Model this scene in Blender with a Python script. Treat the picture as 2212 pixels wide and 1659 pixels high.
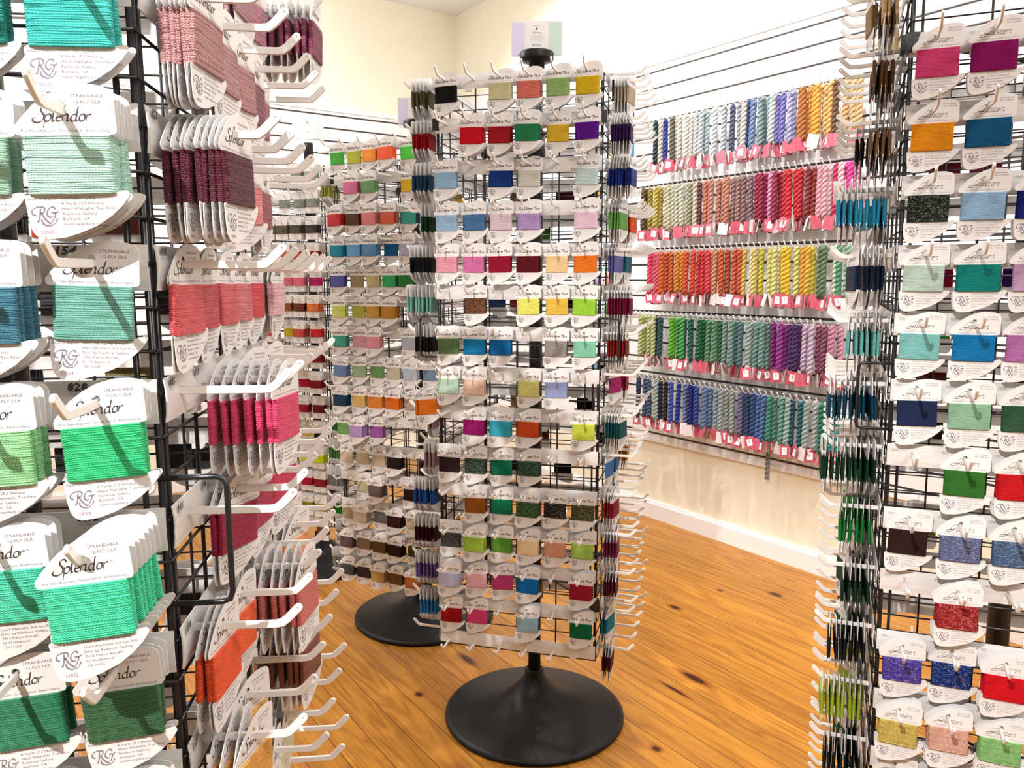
import bpy, bmesh, math, random
from mathutils import Matrix, Vector
random.seed(7)
R = random.random
U = random.uniform
PI = math.pi
for o in list(bpy.data.objects): bpy.data.objects.remove(o)
SC = bpy.context.scene
COL = SC.collection

# ------------------------------------------------------------------ camera
cam_d = bpy.data.cameras.new('camera'); cam = bpy.data.objects.new('camera', cam_d); COL.objects.link(cam)
cam_d.sensor_width = 36; cam_d.lens = 1697.6 / 2212 * 36; cam_d.clip_start = .02; cam_d.clip_end = 60
WA = .6098                                        # the room's walls are turned this far from the measuring frame
G = Matrix.Rotation(-WA, 4, 'Z')                  # measuring frame -> world (walls along the axes)
cam.matrix_world = G @ Matrix.Translation((0, 0, 1.25)) @ Matrix.Rotation(PI / 2 - .1333, 4, 'X')
SC.camera = cam
# ------------------------------------------------------------------ colour management, world
SC.view_settings.view_transform = 'Standard'; SC.view_settings.look = 'None'
SC.view_settings.gamma = 1; SC.view_settings.use_curve_mapping = False
SC.view_settings.exposure = 0.55
W = bpy.data.worlds.new('world'); SC.world = W; W.use_nodes = True
W.node_tree.nodes['Background'].inputs[0].default_value = (1, .97, .92, 1)
W.node_tree.nodes['Background'].inputs[1].default_value = .3
# ------------------------------------------------------------------ room frame
D1 = Vector((-math.sin(WA), math.cos(WA), 0))     # along the right wall, away from camera
D2 = Vector((math.cos(WA), math.sin(WA), 0))      # along the back wall, to the right
CR = 2.9176; CB = 4.845                           # plane constants of right and back wall
def room(s, t, z): return D1 * s + D2 * t + Vector((0, 0, z))
ROT = Matrix.Rotation(WA, 4, 'Z')                 # local x -> D2, local y -> D1
# ------------------------------------------------------------------ lights
def area(name, s, t, z, sx, sy, e, col=(1, .985, .975), tgt=None):
    l = bpy.data.lights.new(name, 'AREA'); l.shape = 'RECTANGLE'; l.size = sx; l.size_y = sy; l.energy = e; l.color = col
    o = bpy.data.objects.new(name, l); COL.objects.link(o); o.location = G @ room(s, t, z); return o
def spot(name, loc, tgt, e, ang=70, r=.03, col=(1, .975, .95), blend=.5):
    l = bpy.data.lights.new(name, 'SPOT'); l.energy = e; l.spot_size = math.radians(ang); l.spot_blend = blend; l.shadow_soft_size = r; l.color = col
    o = bpy.data.objects.new(name, l); COL.objects.link(o); o.location = G @ Vector(loc)
    o.rotation_euler = (G @ Vector(tgt) - G @ Vector(loc)).to_track_quat('-Z', 'Y').to_euler()
    return o
for i, (s, t) in enumerate([(3.2, -.6), (3.0, 1.5), (.9, 1.4), (.9, -.8), (-1.6, .2), (-1.6, 2.2)]):
    area('ceiling_fill', s, t, 2.97, 1.2, .6, 8)  # soft ambient fill added overhead, no real fixtures
for s, t, z, e in [(3.2, .5, 2.5, 30), (3.9, -.6, 2.35, 16), (1.0, 1.2, 2.55, 5), (-.9, .6, 2.55, 10)]:   # unseen point fills, added to brighten ceiling and walls
    l = bpy.data.lights.new('fill_point', 'POINT'); l.energy = e; l.shadow_soft_size = .06; l.color = (1, .985, .96)
    o = bpy.data.objects.new('fill_point', l); COL.objects.link(o); o.location = G @ room(s, t, z)
spot('ceiling_spot', (-.92, -1.09, 2.9), (-.36, .6, 1.05), 300, 46, .02)
for s in (3.6, 2.5, 1.4, .2):
    p = room(s, CR - .85, 2.95); q = room(s - .05, CR, 1.5)
    spot('wall_spot', p, q, 56, 110, .02)
spot('wall_spot', room(2.6, 1.0, 2.6), room(2.4, CR, 2.75), 34, 75, .05)  # unseen washer added to brighten the upper right wall
spot('wall_spot', room(3.0, -1.4, 2.6), room(CB, -.6, 2.5), 34, 100, .05)  # unseen washer added to brighten the upper back wall
fo = area('front_fill', -1.1, .9, 2.6, 1.2, .5, 16)  # unseen fill added behind the camera to brighten front faces
fo.rotation_euler = (G @ Vector((.1, 2.0, 1.0)) - fo.location).to_track_quat('-Z', 'Y').to_euler()
spot('wall_spot', room(3.2, .6, 2.93), room(CB, .4, 2.2), 60, 110, .03)
spot('aisle_spot', room(2.2, 1.9, 2.93), (.55, 2.0, 0), 40, 58, .04)

# ------------------------------------------------------------------ colours
def lin(c): return c / 12.92 if c <= .04045 else ((c + .055) / 1.055) ** 2.4
def hx(h):
    return tuple(lin(int(h[i:i + 2], 16) / 255) for i in (0, 2, 4)) + (1,)
PAL = {'black': '141212', 'charcoal': '3a3c40', 'grey': '888684', 'light grey': 'b4b6b8', 'white': 'e6e2dc', 'cream': 'e8d8b8', 'beige': 'c8bc98',
 'tan': 'b09878', 'taupe': '70605a', 'brown': '6e4a2c', 'dark brown': '34201a', 'copper': '96551a', 'rust': 'b4501e', 'orange': 'e6781e', 'bright orange': 'ff9a40', 'coral': 'd85a55',
 'salmon': 'dc9688', 'peach': 'f0c8b0', 'red': 'c8141e', 'crimson': '96122e', 'maroon': '5a0a1c', 'burgundy': '6e1040', 'dusty pink': 'be9096', 'pale pink': 'e8bcc8', 'pink': 'e078a0', 'hot pink': 'dc3c78',
 'magenta': '96105e', 'mauve': 'a87890', 'lilac': 'b49ad0', 'lavender': 'b9b9dc', 'violet': '6a50a0', 'purple': '551080', 'plum': '4a1c40', 'indigo': '50549a', 'navy': '142850', 'dark blue': '12306e',
 'royal blue': '1e50a8', 'blue': '1e78b8', 'steel blue': '4a6e96', 'sky blue': '8cb4dc', 'pale blue': 'b4c8dc', 'slate': '6a7886', 'dark teal': '0e4850', 'teal': '1e8888', 'turquoise': '46beb4', 'aqua': '8ccac6', 'sea green': '6eaa96', 'pale mint': 'c0dccc', 'mint green': '46c896',
 'dark green': '143c28', 'green': '1e8246', 'leaf green': '4c8c3c', 'bright green': '50c83c', 'lime': 'a0c846', 'yellow green': 'c8d250', 'sage': '96b088', 'olive': '6a6432', 'khaki': 'a8a070', 'lemon': 'e6e06e', 'yellow': 'ebc828', 'mustard': 'c8a01e', 'gold': 'cda54a'}
def cname(h):
    c = [int(h[i:i + 2], 16) for i in (0, 2, 4)]
    return min(PAL, key=lambda k: sum((a - b) ** 2 * w for a, b, w in zip(c, [int(PAL[k][i:i + 2], 16) for i in (0, 2, 4)], (1, 1.2, .9))))
# ------------------------------------------------------------------ materials
def mat(name, col=(.8, .8, .8), rough=.5, metal=0, spec=.5):
    m = bpy.data.materials.new(name); m.use_nodes = True
    b = m.node_tree.nodes['Principled BSDF']
    b.inputs['Base Color'].default_value = tuple(col)[:3] + (1,)
    b.inputs['Roughness'].default_value = rough; b.inputs['Metallic'].default_value = metal
    b.inputs['Specular IOR Level'].default_value = spec
    return m
def N(m, t, **kw):
    n = m.node_tree.nodes.new(t)
    for k, v in kw.items(): setattr(n, k, v)
    return n
def L(m, a, b): m.node_tree.links.new(a, b)
def pb(m): return m.node_tree.nodes['Principled BSDF']
def noise_var(m, scale, c1, c2, coord='Object', detail=3, stretch=None):
    tc = N(m, 'ShaderNodeTexCoord'); mp = N(m, 'ShaderNodeMapping'); L(m, tc.outputs[coord], mp.inputs[0])
    if stretch: mp.inputs['Scale'].default_value = stretch
    n = N(m, 'ShaderNodeTexNoise'); n.inputs['Scale'].default_value = scale; n.inputs['Detail'].default_value = detail
    L(m, mp.outputs[0], n.inputs[0])
    r = N(m, 'ShaderNodeValToRGB'); r.color_ramp.elements[0].position = .35; r.color_ramp.elements[1].position = .65
    r.color_ramp.elements[0].color = tuple(c1)[:3] + (1,); r.color_ramp.elements[1].color = tuple(c2)[:3] + (1,)
    L(m, n.outputs[0], r.inputs[0]); L(m, r.outputs[0], pb(m).inputs['Base Color'])
    return n, r, mp
M = {}
M['paper'] = mat('card_stock', (.72, .70, .69), .55, spec=.35)
noise_var(M['paper'], 40, (.705, .685, .675), (.745, .725, .715))
M['plastic'] = mat('white_plastic', (.82, .79, .76), .32)
noise_var(M['plastic'], 12, (.80, .77, .74), (.85, .82, .79))
M['strip'] = mat('label_plastic', (.80, .775, .76), .4)
noise_var(M['strip'], 9, (.68, .66, .65), (.73, .71, .70))
M['wire'] = mat('black_wire', (.012, .012, .014), .28)
M['base'] = mat('black_moulded_plastic', (.012, .012, .012), .38, spec=.25)
def mk_base(m):
    n, r, mp = noise_var(m, 5, (.003, .003, .0035), (.008, .008, .009), detail=6)
    n2 = N(m, 'ShaderNodeTexNoise'); n2.inputs['Scale'].default_value = 9; n2.inputs['Detail'].default_value = 8
    L(m, mp.outputs[0], n2.inputs[0])
    mr = N(m, 'ShaderNodeMapRange'); mr.inputs['To Min'].default_value = .28; mr.inputs['To Max'].default_value = .55
    L(m, n2.outputs[0], mr.inputs[0]); L(m, mr.outputs[0], pb(m).inputs['Roughness'])
mk_base(M['base'])
M['ink'] = mat('black_ink', (.05, .04, .05), .6)
M['grey_ink'] = mat('grey_ink', (.22, .19, .24), .6)
M['pale_ink'] = mat('pale_ink', (.45, .42, .47), .6)
M['pink_ink'] = mat('stamp_ink', (.42, .22, .34), .6)
def thread_mat(name, kind, attr=None):
    m = mat(name, rough=.5); b = pb(m)
    if attr: src = N(m, 'ShaderNodeAttribute', attribute_name=attr).outputs['Color']
    else: src = N(m, 'ShaderNodeObjectInfo').outputs['Color']
    tc = N(m, 'ShaderNodeTexCoord'); mp = N(m, 'ShaderNodeMapping'); L(m, tc.outputs['Object'], mp.inputs[0])
    mix = N(m, 'ShaderNodeMix', data_type='RGBA', blend_type='MULTIPLY'); mix.inputs['Factor'].default_value = 1
    L(m, src, mix.inputs['A'])
    n = N(m, 'ShaderNodeTexNoise'); n.inputs['Scale'].default_value = 1; n.inputs['Detail'].default_value = 2
    mp.inputs['Scale'].default_value = (60, 60, 900) if kind != 'skein' else (180, 180, 180)
    L(m, mp.outputs[0], n.inputs[0])
    r = N(m, 'ShaderNodeValToRGB'); r.color_ramp.elements[0].position = .3; r.color_ramp.elements[1].position = .7
    lo = .72 if kind != 'skein' else .7
    r.color_ramp.elements[0].color = (lo, lo, lo, 1); r.color_ramp.elements[1].color = (1.12, 1.12, 1.12, 1)
    L(m, n.outputs[0], r.inputs[0]); L(m, r.outputs[0], mix.inputs['B'])
    out = mix.outputs['Result']
    if kind == 'glitter':
        v = N(m, 'ShaderNodeTexVoronoi'); v.inputs['Scale'].default_value = 900; L(m, tc.outputs['Object'], v.inputs[0])
        g = N(m, 'ShaderNodeSeparateColor'); L(m, v.outputs['Color'], g.inputs[0])
        gt = N(m, 'ShaderNodeMath', operation='GREATER_THAN'); gt.inputs[1].default_value = .80; L(m, g.outputs[0], gt.inputs[0])
        mx = N(m, 'ShaderNodeMix', data_type='RGBA'); L(m, gt.outputs[0], mx.inputs['Factor']); L(m, out, mx.inputs['A'])
        ml = N(m, 'ShaderNodeMix', data_type='RGBA'); ml.inputs['Factor'].default_value = .2; L(m, src, ml.inputs['A']); ml.inputs['B'].default_value = (.75, .78, .7, 1)
        L(m, ml.outputs['Result'], mx.inputs['B']); out = mx.outputs['Result']
        L(m, gt.outputs[0], b.inputs['Metallic'])
    L(m, out, b.inputs['Base Color'])
    bp = N(m, 'ShaderNodeBump'); bp.inputs['Strength'].default_value = .7; bp.inputs['Distance'].default_value = .0006
    w = N(m, 'ShaderNodeTexWave'); w.bands_direction = 'Z' if kind != 'silk' else 'DIAGONAL'; w.wave_type = 'BANDS'
    w.inputs['Scale'].default_value = {'flat': 260, 'glitter': 200, 'silk': 330, 'skein': 140}[kind]; w.inputs['Distortion'].default_value = 1.5; w.inputs['Detail'].default_value = 1
    if kind == 'skein': w.bands_direction = 'DIAGONAL'
    L(m, tc.outputs['Object'], w.inputs[0]); L(m, w.outputs['Fac'], bp.inputs['Height']); L(m, bp.outputs[0], b.inputs['Normal'])
    b.inputs['Sheen Weight'].default_value = .12 if kind in ('silk', 'skein') else 0
    b.inputs['Specular IOR Level'].default_value = .35 if kind in ('silk', 'skein') else .12
    b.inputs['Roughness'].default_value = .42 if kind == 'silk' else .55
    return m
M['thread'] = thread_mat('wound_thread', 'flat'); M['glitter'] = thread_mat('metallic_thread', 'glitter')
M['silk'] = thread_mat('silk_strands', 'silk'); M['skein'] = thread_mat('twisted_silk', 'skein')
M['mixed'] = thread_mat('mixed_threads', 'flat', 'Col')
# room materials
M['cream'] = mat('cream_wall_paint', (.87, .83, .69), .75, spec=.2); noise_var(M['cream'], 3, (.86, .82, .67), (.89, .85, .71))
M['ceil'] = mat('ceiling_paint', (.88, .90, .92), .8, spec=.2); noise_var(M['ceil'], 2, (.87, .89, .91), (.90, .92, .94))
M['white'] = mat('white_gloss_paint', (.86, .85, .86), .35); noise_var(M['white'], 4, (.85, .84, .85), (.88, .87, .88))
M['slat'] = mat('white_melamine', (.84, .85, .87), .4); noise_var(M['slat'], 2, (.83, .84, .86), (.86, .87, .89))
M['groove'] = mat('groove_core', (.10, .085, .075), .8)
def floor_mat():
    m = mat('honey_pine_boards', (.5, .25, .07), .36, spec=.3); b = pb(m)
    tc = N(m, 'ShaderNodeTexCoord'); 
    sx = N(m, 'ShaderNodeSeparateXYZ'); L(m, tc.outputs['Object'], sx.inputs[0])
    # board index across local x
    dv = N(m, 'ShaderNodeMath', operation='DIVIDE'); dv.inputs[1].default_value = .092; L(m, sx.outputs[0], dv.inputs[0])
    fl = N(m, 'ShaderNodeMath', operation='FLOOR'); L(m, dv.outputs[0], fl.inputs[0])
    fr = N(m, 'ShaderNodeMath', operation='FRACT'); L(m, dv.outputs[0], fr.inputs[0])
    wn = N(m, 'ShaderNodeTexWhiteNoise', noise_dimensions='1D'); L(m, fl.outputs[0], wn.inputs['W'])
    # shift along y per board
    mu = N(m, 'ShaderNodeMath', operation='MULTIPLY'); mu.inputs[1].default_value = 7.3; L(m, wn.outputs[0], mu.inputs[0])
    ad = N(m, 'ShaderNodeMath', operation='ADD'); L(m, sx.outputs[1], ad.inputs[0]); L(m, mu.outputs[0], ad.inputs[1])
    cb = N(m, 'ShaderNodeCombineXYZ'); L(m, sx.outputs[0], cb.inputs[0]); L(m, ad.outputs[0], cb.inputs[1]); L(m, fl.outputs[0], cb.inputs[2])
    mp = N(m, 'ShaderNodeMapping'); mp.inputs['Scale'].default_value = (9, 1.1, 1); L(m, cb.outputs[0], mp.inputs[0])
    n = N(m, 'ShaderNodeTexNoise'); n.inputs['Scale'].default_value = 1.1; n.inputs['Detail'].default_value = 2; n.inputs['Distortion'].default_value = .6
    L(m, mp.outputs[0], n.inputs[0])
    k = N(m, 'ShaderNodeMath', operation='MULTIPLY'); k.inputs[1].default_value = 15; L(m, n.outputs[0], k.inputs[0])
    sn = N(m, 'ShaderNodeMath', operation='PINGPONG'); sn.inputs[1].default_value = 1; L(m, k.outputs[0], sn.inputs[0])
    mp2 = N(m, 'ShaderNodeMapping'); mp2.inputs['Scale'].default_value = (160, 4, 1); L(m, cb.outputs[0], mp2.inputs[0])
    n2 = N(m, 'ShaderNodeTexNoise'); n2.inputs['Scale'].default_value = 1; n2.inputs['Detail'].default_value = 4; L(m, mp2.outputs[0], n2.inputs[0])
    a2 = N(m, 'ShaderNodeMath', operation='MULTIPLY_ADD'); a2.inputs[1].default_value = .36; L(m, sn.outputs[0], a2.inputs[0]); L(m, n2.outputs[0], a2.inputs[2])
    r = N(m, 'ShaderNodeValToRGB'); e = r.color_ramp.elements
    e[0].position = .3; e[0].color = (.50, .222, .030, 1); e[1].position = 1.0; e[1].color = (.27, .092, .010, 1)
    x = r.color_ramp.elements.new(.62); x.color = (.41, .170, .020, 1)
    L(m, a2.outputs[0], r.inputs[0])
    # board tone
    mr = N(m, 'ShaderNodeMapRange'); mr.inputs['To Min'].default_value = .86; mr.inputs['To Max'].default_value = 1.12; L(m, wn.outputs[0], mr.inputs[0])
    mx = N(m, 'ShaderNodeMix', data_type='RGBA', blend_type='MULTIPLY'); mx.inputs['Factor'].default_value = 1
    L(m, r.outputs[0], mx.inputs['A']); L(m, mr.outputs[0], mx.inputs['B'])
    # knots
    # worn knots, each at its own place in the boards
    KN = [(1.809, 1.584, .014, .045), (1.706, 1.571, .005, .05), (2.58, 1.856, .014, .024), (2.159, 1.998, .011, .022), (1.439, 1.384, .010, .013), (1.286, 2.098, .011, .04), (2.431, 2.011, .007, .012), (1.05, 1.996, .01, .012), (-.6, 2.0, .012, .02), (-1.4, 1.0, .014, .02), (1.9, .2, .012, .02), (-.4, -1.2, .014, .02)]
    cur = None
    for kx, ky, rx, ry in KN:
        sb = N(m, 'ShaderNodeVectorMath', operation='SUBTRACT'); L(m, tc.outputs['Object'], sb.inputs[0]); sb.inputs[1].default_value = (kx, ky, 0)
        ml = N(m, 'ShaderNodeVectorMath', operation='MULTIPLY'); L(m, sb.outputs[0], ml.inputs[0]); ml.inputs[1].default_value = (1 / rx, 1 / ry, 0)
        ln = N(m, 'ShaderNodeVectorMath', operation='LENGTH'); L(m, ml.outputs[0], ln.inputs[0])
        if cur is None: cur = ln.outputs['Value']
        else:
            mn = N(m, 'ShaderNodeMath', operation='MINIMUM'); L(m, cur, mn.inputs[0]); L(m, ln.outputs['Value'], mn.inputs[1]); cur = mn.outputs[0]
    wb = N(m, 'ShaderNodeMath', operation='MULTIPLY_ADD'); wb.inputs[1].default_value = .9; L(m, n2.outputs[0], wb.inputs[0]); L(m, cur, wb.inputs[2])
    r3 = N(m, 'ShaderNodeValToRGB'); r3.color_ramp.elements[0].position = .45; r3.color_ramp.elements[0].color = (.10, .05, .05, 1)
    r3.color_ramp.elements[1].position = .95; r3.color_ramp.elements[1].color = (1, 1, 1, 1)
    x3 = r3.color_ramp.elements.new(.6); x3.color = (.6, .42, .3, 1)
    dv3 = N(m, 'ShaderNodeMath', operation='MULTIPLY'); dv3.inputs[1].default_value = .38; L(m, wb.outputs[0], dv3.inputs[0]); L(m, dv3.outputs[0], r3.inputs[0])
    mk = N(m, 'ShaderNodeMix', data_type='RGBA', blend_type='MULTIPLY'); mk.inputs['Factor'].default_value = 1
    L(m, mx.outputs['Result'], mk.inputs['A']); L(m, r3.outputs[0], mk.inputs['B'])
    # seams
    s1 = N(m, 'ShaderNodeMath', operation='LESS_THAN'); s1.inputs[1].default_value = .026; L(m, fr.outputs[0], s1.inputs[0])
    ms = N(m, 'ShaderNodeMix', data_type='RGBA'); L(m, s1.outputs[0], ms.inputs['Factor']); L(m, mk.outputs['Result'], ms.inputs['A']); ms.inputs['B'].default_value = (.12, .04, .01, 1)
    L(m, ms.outputs['Result'], b.inputs['Base Color'])
    bp = N(m, 'ShaderNodeBump'); bp.inputs['Strength'].default_value = .15; bp.inputs['Distance'].default_value = .002
    L(m, n2.outputs[0], bp.inputs['Height']); L(m, bp.outputs[0], b.inputs['Normal'])
    return m
M['floor'] = floor_mat()

# ------------------------------------------------------------------ mesh helpers
def obj(name, me, m=None, parent=None, mw=None):
    if isinstance(me, bmesh.types.BMesh):
        b = me; me = bpy.data.meshes.new(name); b.to_mesh(me); b.free()
    o = bpy.data.objects.new(name, me); COL.objects.link(o)
    if m is not None:
        for k in (m if isinstance(m, (list, tuple)) else [m]): me.materials.append(k)
    if parent is not None: o.parent = parent
    if mw is not None: o.matrix_world = mw
    return o
def tag(o, label, cat, group=None, kind=None):
    if label: o['label'] = label
    if cat: o['category'] = cat
    if group: o['group'] = group
    if kind: o['kind'] = kind
    return o
def empty(name, mw=None):
    o = bpy.data.objects.new(name, None); COL.objects.link(o); o.empty_display_size = .01
    if mw is not None: o.matrix_world = mw
    return o
def box(b, x0, x1, y0, y1, z0, z1, mi=0, T=None):
    vs = [b.verts.new((x, y, z)) for x in (x0, x1) for y in (y0, y1) for z in (z0, z1)]
    if T is not None:
        for v in vs: v.co = T @ v.co
    for f in ((0, 1, 3, 2), (4, 6, 7, 5), (0, 4, 5, 1), (2, 3, 7, 6), (0, 2, 6, 4), (1, 5, 7, 3)):
        q = b.faces.new([vs[i] for i in f]); q.material_index = mi
    return vs
def tube(b, pts, r, n=8, mi=0, closed=False, smooth=True):
    pts = [Vector(p) for p in pts]; rings = []; up = None; m_ = len(pts)
    for i, p in enumerate(pts):
        if closed: t = pts[(i + 1) % m_] - pts[i - 1]
        else: t = pts[min(i + 1, m_ - 1)] - pts[max(i - 1, 0)]
        t.normalize()
        if up is None: up = Vector((0, 0, 1)) if abs(t.z) < .9 else Vector((1, 0, 0))
        u = (up - t * up.dot(t)).normalized(); up = u; w = t.cross(u)
        rr = r[i] if isinstance(r, (list, tuple)) else r
        rings.append([b.verts.new(p + (u * math.cos(2 * PI * k / n) + w * math.sin(2 * PI * k / n)) * rr) for k in range(n)])
    last = len(rings) if closed else len(rings) - 1
    for i in range(last):
        a, c = rings[i], rings[(i + 1) % len(rings)]
        for k in range(n):
            f = b.faces.new((a[k], a[(k + 1) % n], c[(k + 1) % n], c[k])); f.smooth = smooth; f.material_index = mi
    if not closed:
        f = b.faces.new(rings[0][::-1]); f.material_index = mi
        f = b.faces.new(rings[-1]); f.material_index = mi
def lathe(b, prof, n=48, mi=0, smooth=True, c=(0, 0)):
    rings = [[b.verts.new((c[0] + r * math.cos(2 * PI * k / n), c[1] + r * math.sin(2 * PI * k / n), z)) for k in range(n)] for r, z in prof]
    for a, d in zip(rings, rings[1:]):
        for k in range(n):
            f = b.faces.new((a[k], a[(k + 1) % n], d[(k + 1) % n], d[k])); f.smooth = smooth; f.material_index = mi
    b.faces.new(rings[0][::-1]).material_index = mi; b.faces.new(rings[-1]).material_index = mi
def catmull(p, k=6, closed=False):
    out = []; n = len(p)
    for i in range(n if closed else n - 1):
        g = lambda j: p[j % n] if closed else p[max(0, min(n - 1, j))]
        a, b_, c, d = g(i - 1), g(i), g(i + 1), g(i + 2)
        for s in range(k):
            t = s / k
            out.append(tuple(.5 * ((2 * b_[q]) + (-a[q] + c[q]) * t + (2 * a[q] - 5 * b_[q] + 4 * c[q] - d[q]) * t * t + (-a[q] + 3 * b_[q] - 3 * c[q] + d[q]) * t ** 3) for q in range(len(a))))
    if not closed: out.append(p[-1])
    return out
def eval_curve(cu):
    o = bpy.data.objects.new('t', cu); COL.objects.link(o)
    dg = bpy.context.evaluated_depsgraph_get(); dg.update()
    me = bpy.data.meshes.new_from_object(o.evaluated_get(dg))
    bpy.data.objects.remove(o); bpy.data.curves.remove(cu)
    return me
def plate(outline, holes, thick, bevel=0, name='p'):
    """solid cut-out in the XZ plane, thickness along Y"""
    cu = bpy.data.curves.new(name, 'CURVE'); cu.dimensions = '2D'; cu.fill_mode = 'BOTH'; cu.extrude = thick / 2 - bevel; cu.bevel_depth = bevel; cu.bevel_resolution = 0
    for ring in [outline] + list(holes):
        s = cu.splines.new('POLY'); s.points.add(len(ring) - 1); s.use_cyclic_u = True
        for i, (x, z) in enumerate(ring): s.points[i].co = (x, z, 0, 1)
    me = eval_curve(cu)
    me.transform(Matrix(((1, 0, 0, 0), (0, 0, -1, 0), (0, 1, 0, 0), (0, 0, 0, 1))))
    me.name = name
    return me
def circ(x, z, r, n=14): return [(x + r * math.cos(2 * PI * k / n), z + r * math.sin(2 * PI * k / n)) for k in range(n)]

# ------------------------------------------------------------------ lettering: printed text and pen-drawn letters
_tc = {}
def text_verts(s, size, bold=0, shear=0):
    key = (s, size, bold, shear)
    if key not in _tc:
        cu = bpy.data.curves.new('t', 'FONT'); cu.body = s; cu.size = size; cu.resolution_u = 1; cu.offset = bold; cu.shear = shear; cu.fill_mode = 'FRONT'
        me = eval_curve(cu)
        _tc[key] = ([tuple(v.co) for v in me.vertices], [tuple(p.vertices) for p in me.polygons]); bpy.data.meshes.remove(me)
    return _tc[key]
def put_text(b, s, x, z, width, h, y, mi=0, bold=0, shear=0, rot=0):
    """baseline start (x,z), fitted to width and cap height h, lying in XZ facing -Y"""
    vs, fs = text_verts(s, 1.0, bold, shear)
    if not vs: return
    x0 = min(v[0] for v in vs); x1 = max(v[0] for v in vs)
    sx = width / (x1 - x0) if width else h / .7; sz = h / .7
    c, sn = math.cos(rot), math.sin(rot)
    nv = []
    for v in vs:
        px, pz = (v[0] - x0) * sx, v[1] * sz
        nv.append(b.verts.new((x + px * c - pz * sn, y, z + px * sn + pz * c)))
    for f in fs:
        try: q = b.faces.new([nv[i] for i in f]); q.material_index = mi
        except ValueError: pass
GL = {
 'S': ([[(1.35, 1.75), (1.2, 2.1), (.85, 2.15), (.6, 1.85), (.7, 1.4), (1.0, .95), (1.1, .4), (.85, -.05), (.4, -.2), (0, -.05), (-.15, .3), (.05, .5)]], 1.25),
 'p': ([[(0, .95), (0, -.95)], [(-.15, .85), (0, 1)], [(.0, .7), (.3, 1), (.6, .85), (.65, .45), (.45, .05), (.15, 0), (0, .15)]], .85),
 'l': ([[(0, 2.0), (0, .2), (.12, 0), (.28, .1)]], .42),
 'e': ([[(.05, .5), (.5, .62), (.5, .88), (.3, 1), (.08, .8), (0, .4), (.12, .08), (.35, 0), (.6, .2)]], .72),
 'n': ([[(0, .95), (0, 0)], [(-.15, .85), (0, 1)], [(0, .65), (.3, 1), (.55, .85), (.55, .15), (.68, 0), (.8, .1)]], .95),
 'd': ([[(.6, 2.1), (.6, .2), (.72, 0), (.84, .08)], [(.6, .85), (.35, 1), (.08, .8), (0, .4), (.12, .05), (.35, 0), (.6, .3)]], .95),
 'o': ([[(.32, 1), (.08, .85), (0, .45), (.1, .08), (.32, 0), (.58, .15), (.64, .55), (.55, .9), (.32, 1)]], .82),
 'r': ([[(0, .95), (0, 0)], [(-.15, .85), (0, 1)], [(0, .6), (.25, .98), (.5, .92)]], .6),
 'i': ([[(0, .95), (0, .15), (.12, 0), (.28, .1)], [(0, 1.38), (.06, 1.45)]], .42),
 's': ([[(.45, .85), (.28, 1), (.08, .85), (.12, .6), (.38, .4), (.4, .15), (.2, 0), (0, .12)]], .6),
 't': ([[(.12, 1.4), (.1, .2), (.22, 0), (.4, .1)], [(-.1, 1), (.4, 1)]], .52),
 'k': ([[(0, 2), (0, 0)], [(.5, 1), (.05, .45), (.35, .2), (.6, 0)]], .7),
 'a': ([[(.55, .85), (.3, 1), (.05, .75), (0, .35), (.15, 0), (.4, .1), (.55, .4)], [(.56, 1), (.56, .12), (.7, 0)]], .8),
 'm': ([[(0, .95), (0, 0)], [(0, .65), (.25, 1), (.42, .85), (.42, 0)], [(.42, .65), (.68, 1), (.85, .85), (.85, 0)]], 1.05),
 'u': ([[(0, 1), (0, .25), (.15, 0), (.4, .1), (.52, .4)], [(.52, 1), (.52, 0)]], .72),
 'y': ([[(0, 1), (.28, .1)], [(.55, 1), (.1, -.6), (-.1, -.55)]], .65),
 'L': ([[(.1, 1.7), (.05, 0), (.75, 0), (.8, .2)]], .95),
 'P': ([[(.1, 1.6), (.1, 0)], [(-.05, 1.55), (.5, 1.65), (.8, 1.3), (.6, .85), (.1, .75)]], .9),
 'R': ([[(.1, 1.6), (.1, 0)], [(-.05, 1.55), (.5, 1.65), (.75, 1.3), (.5, .9), (.1, .8)], [(.35, .85), (.95, -.05)]], 1.0),
 'A': ([[(0, 0), (.5, 1.6), (1, 0)], [(.2, .5), (.8, .5)]], 1.1),
 'C': ([[(.85, 1.35), (.5, 1.6), (.1, 1.2), (.05, .5), (.4, 0), (.85, .25)]], .95),
 'I': ([[(.15, 1.6), (.15, 0)]], .36),
 'B': ([[(.1, 1.6), (.1, 0)], [(0, 1.6), (.55, 1.5), (.5, .95), (.1, .85), (.65, .75), (.65, .1), (0, 0)]], .85),
 'G': ([[(1.75, 1.75), (1.6, 2.15), (1.2, 2.1), (.75, 1.5), (.6, .8), (.8, .35), (1.2, .5), (1.5, 1.0), (1.6, 1.35)], [(1.6, 1.35), (1.4, .5), (1.0, -.15), (.4, -.45), (-.05, -.2), (.1, .15), (.8, .3), (1.7, .3)]], 1.9),
 "'": ([[(.1, 1.35), (.35, 1.75)]], 0), ' ': ([], .45)}
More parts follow.
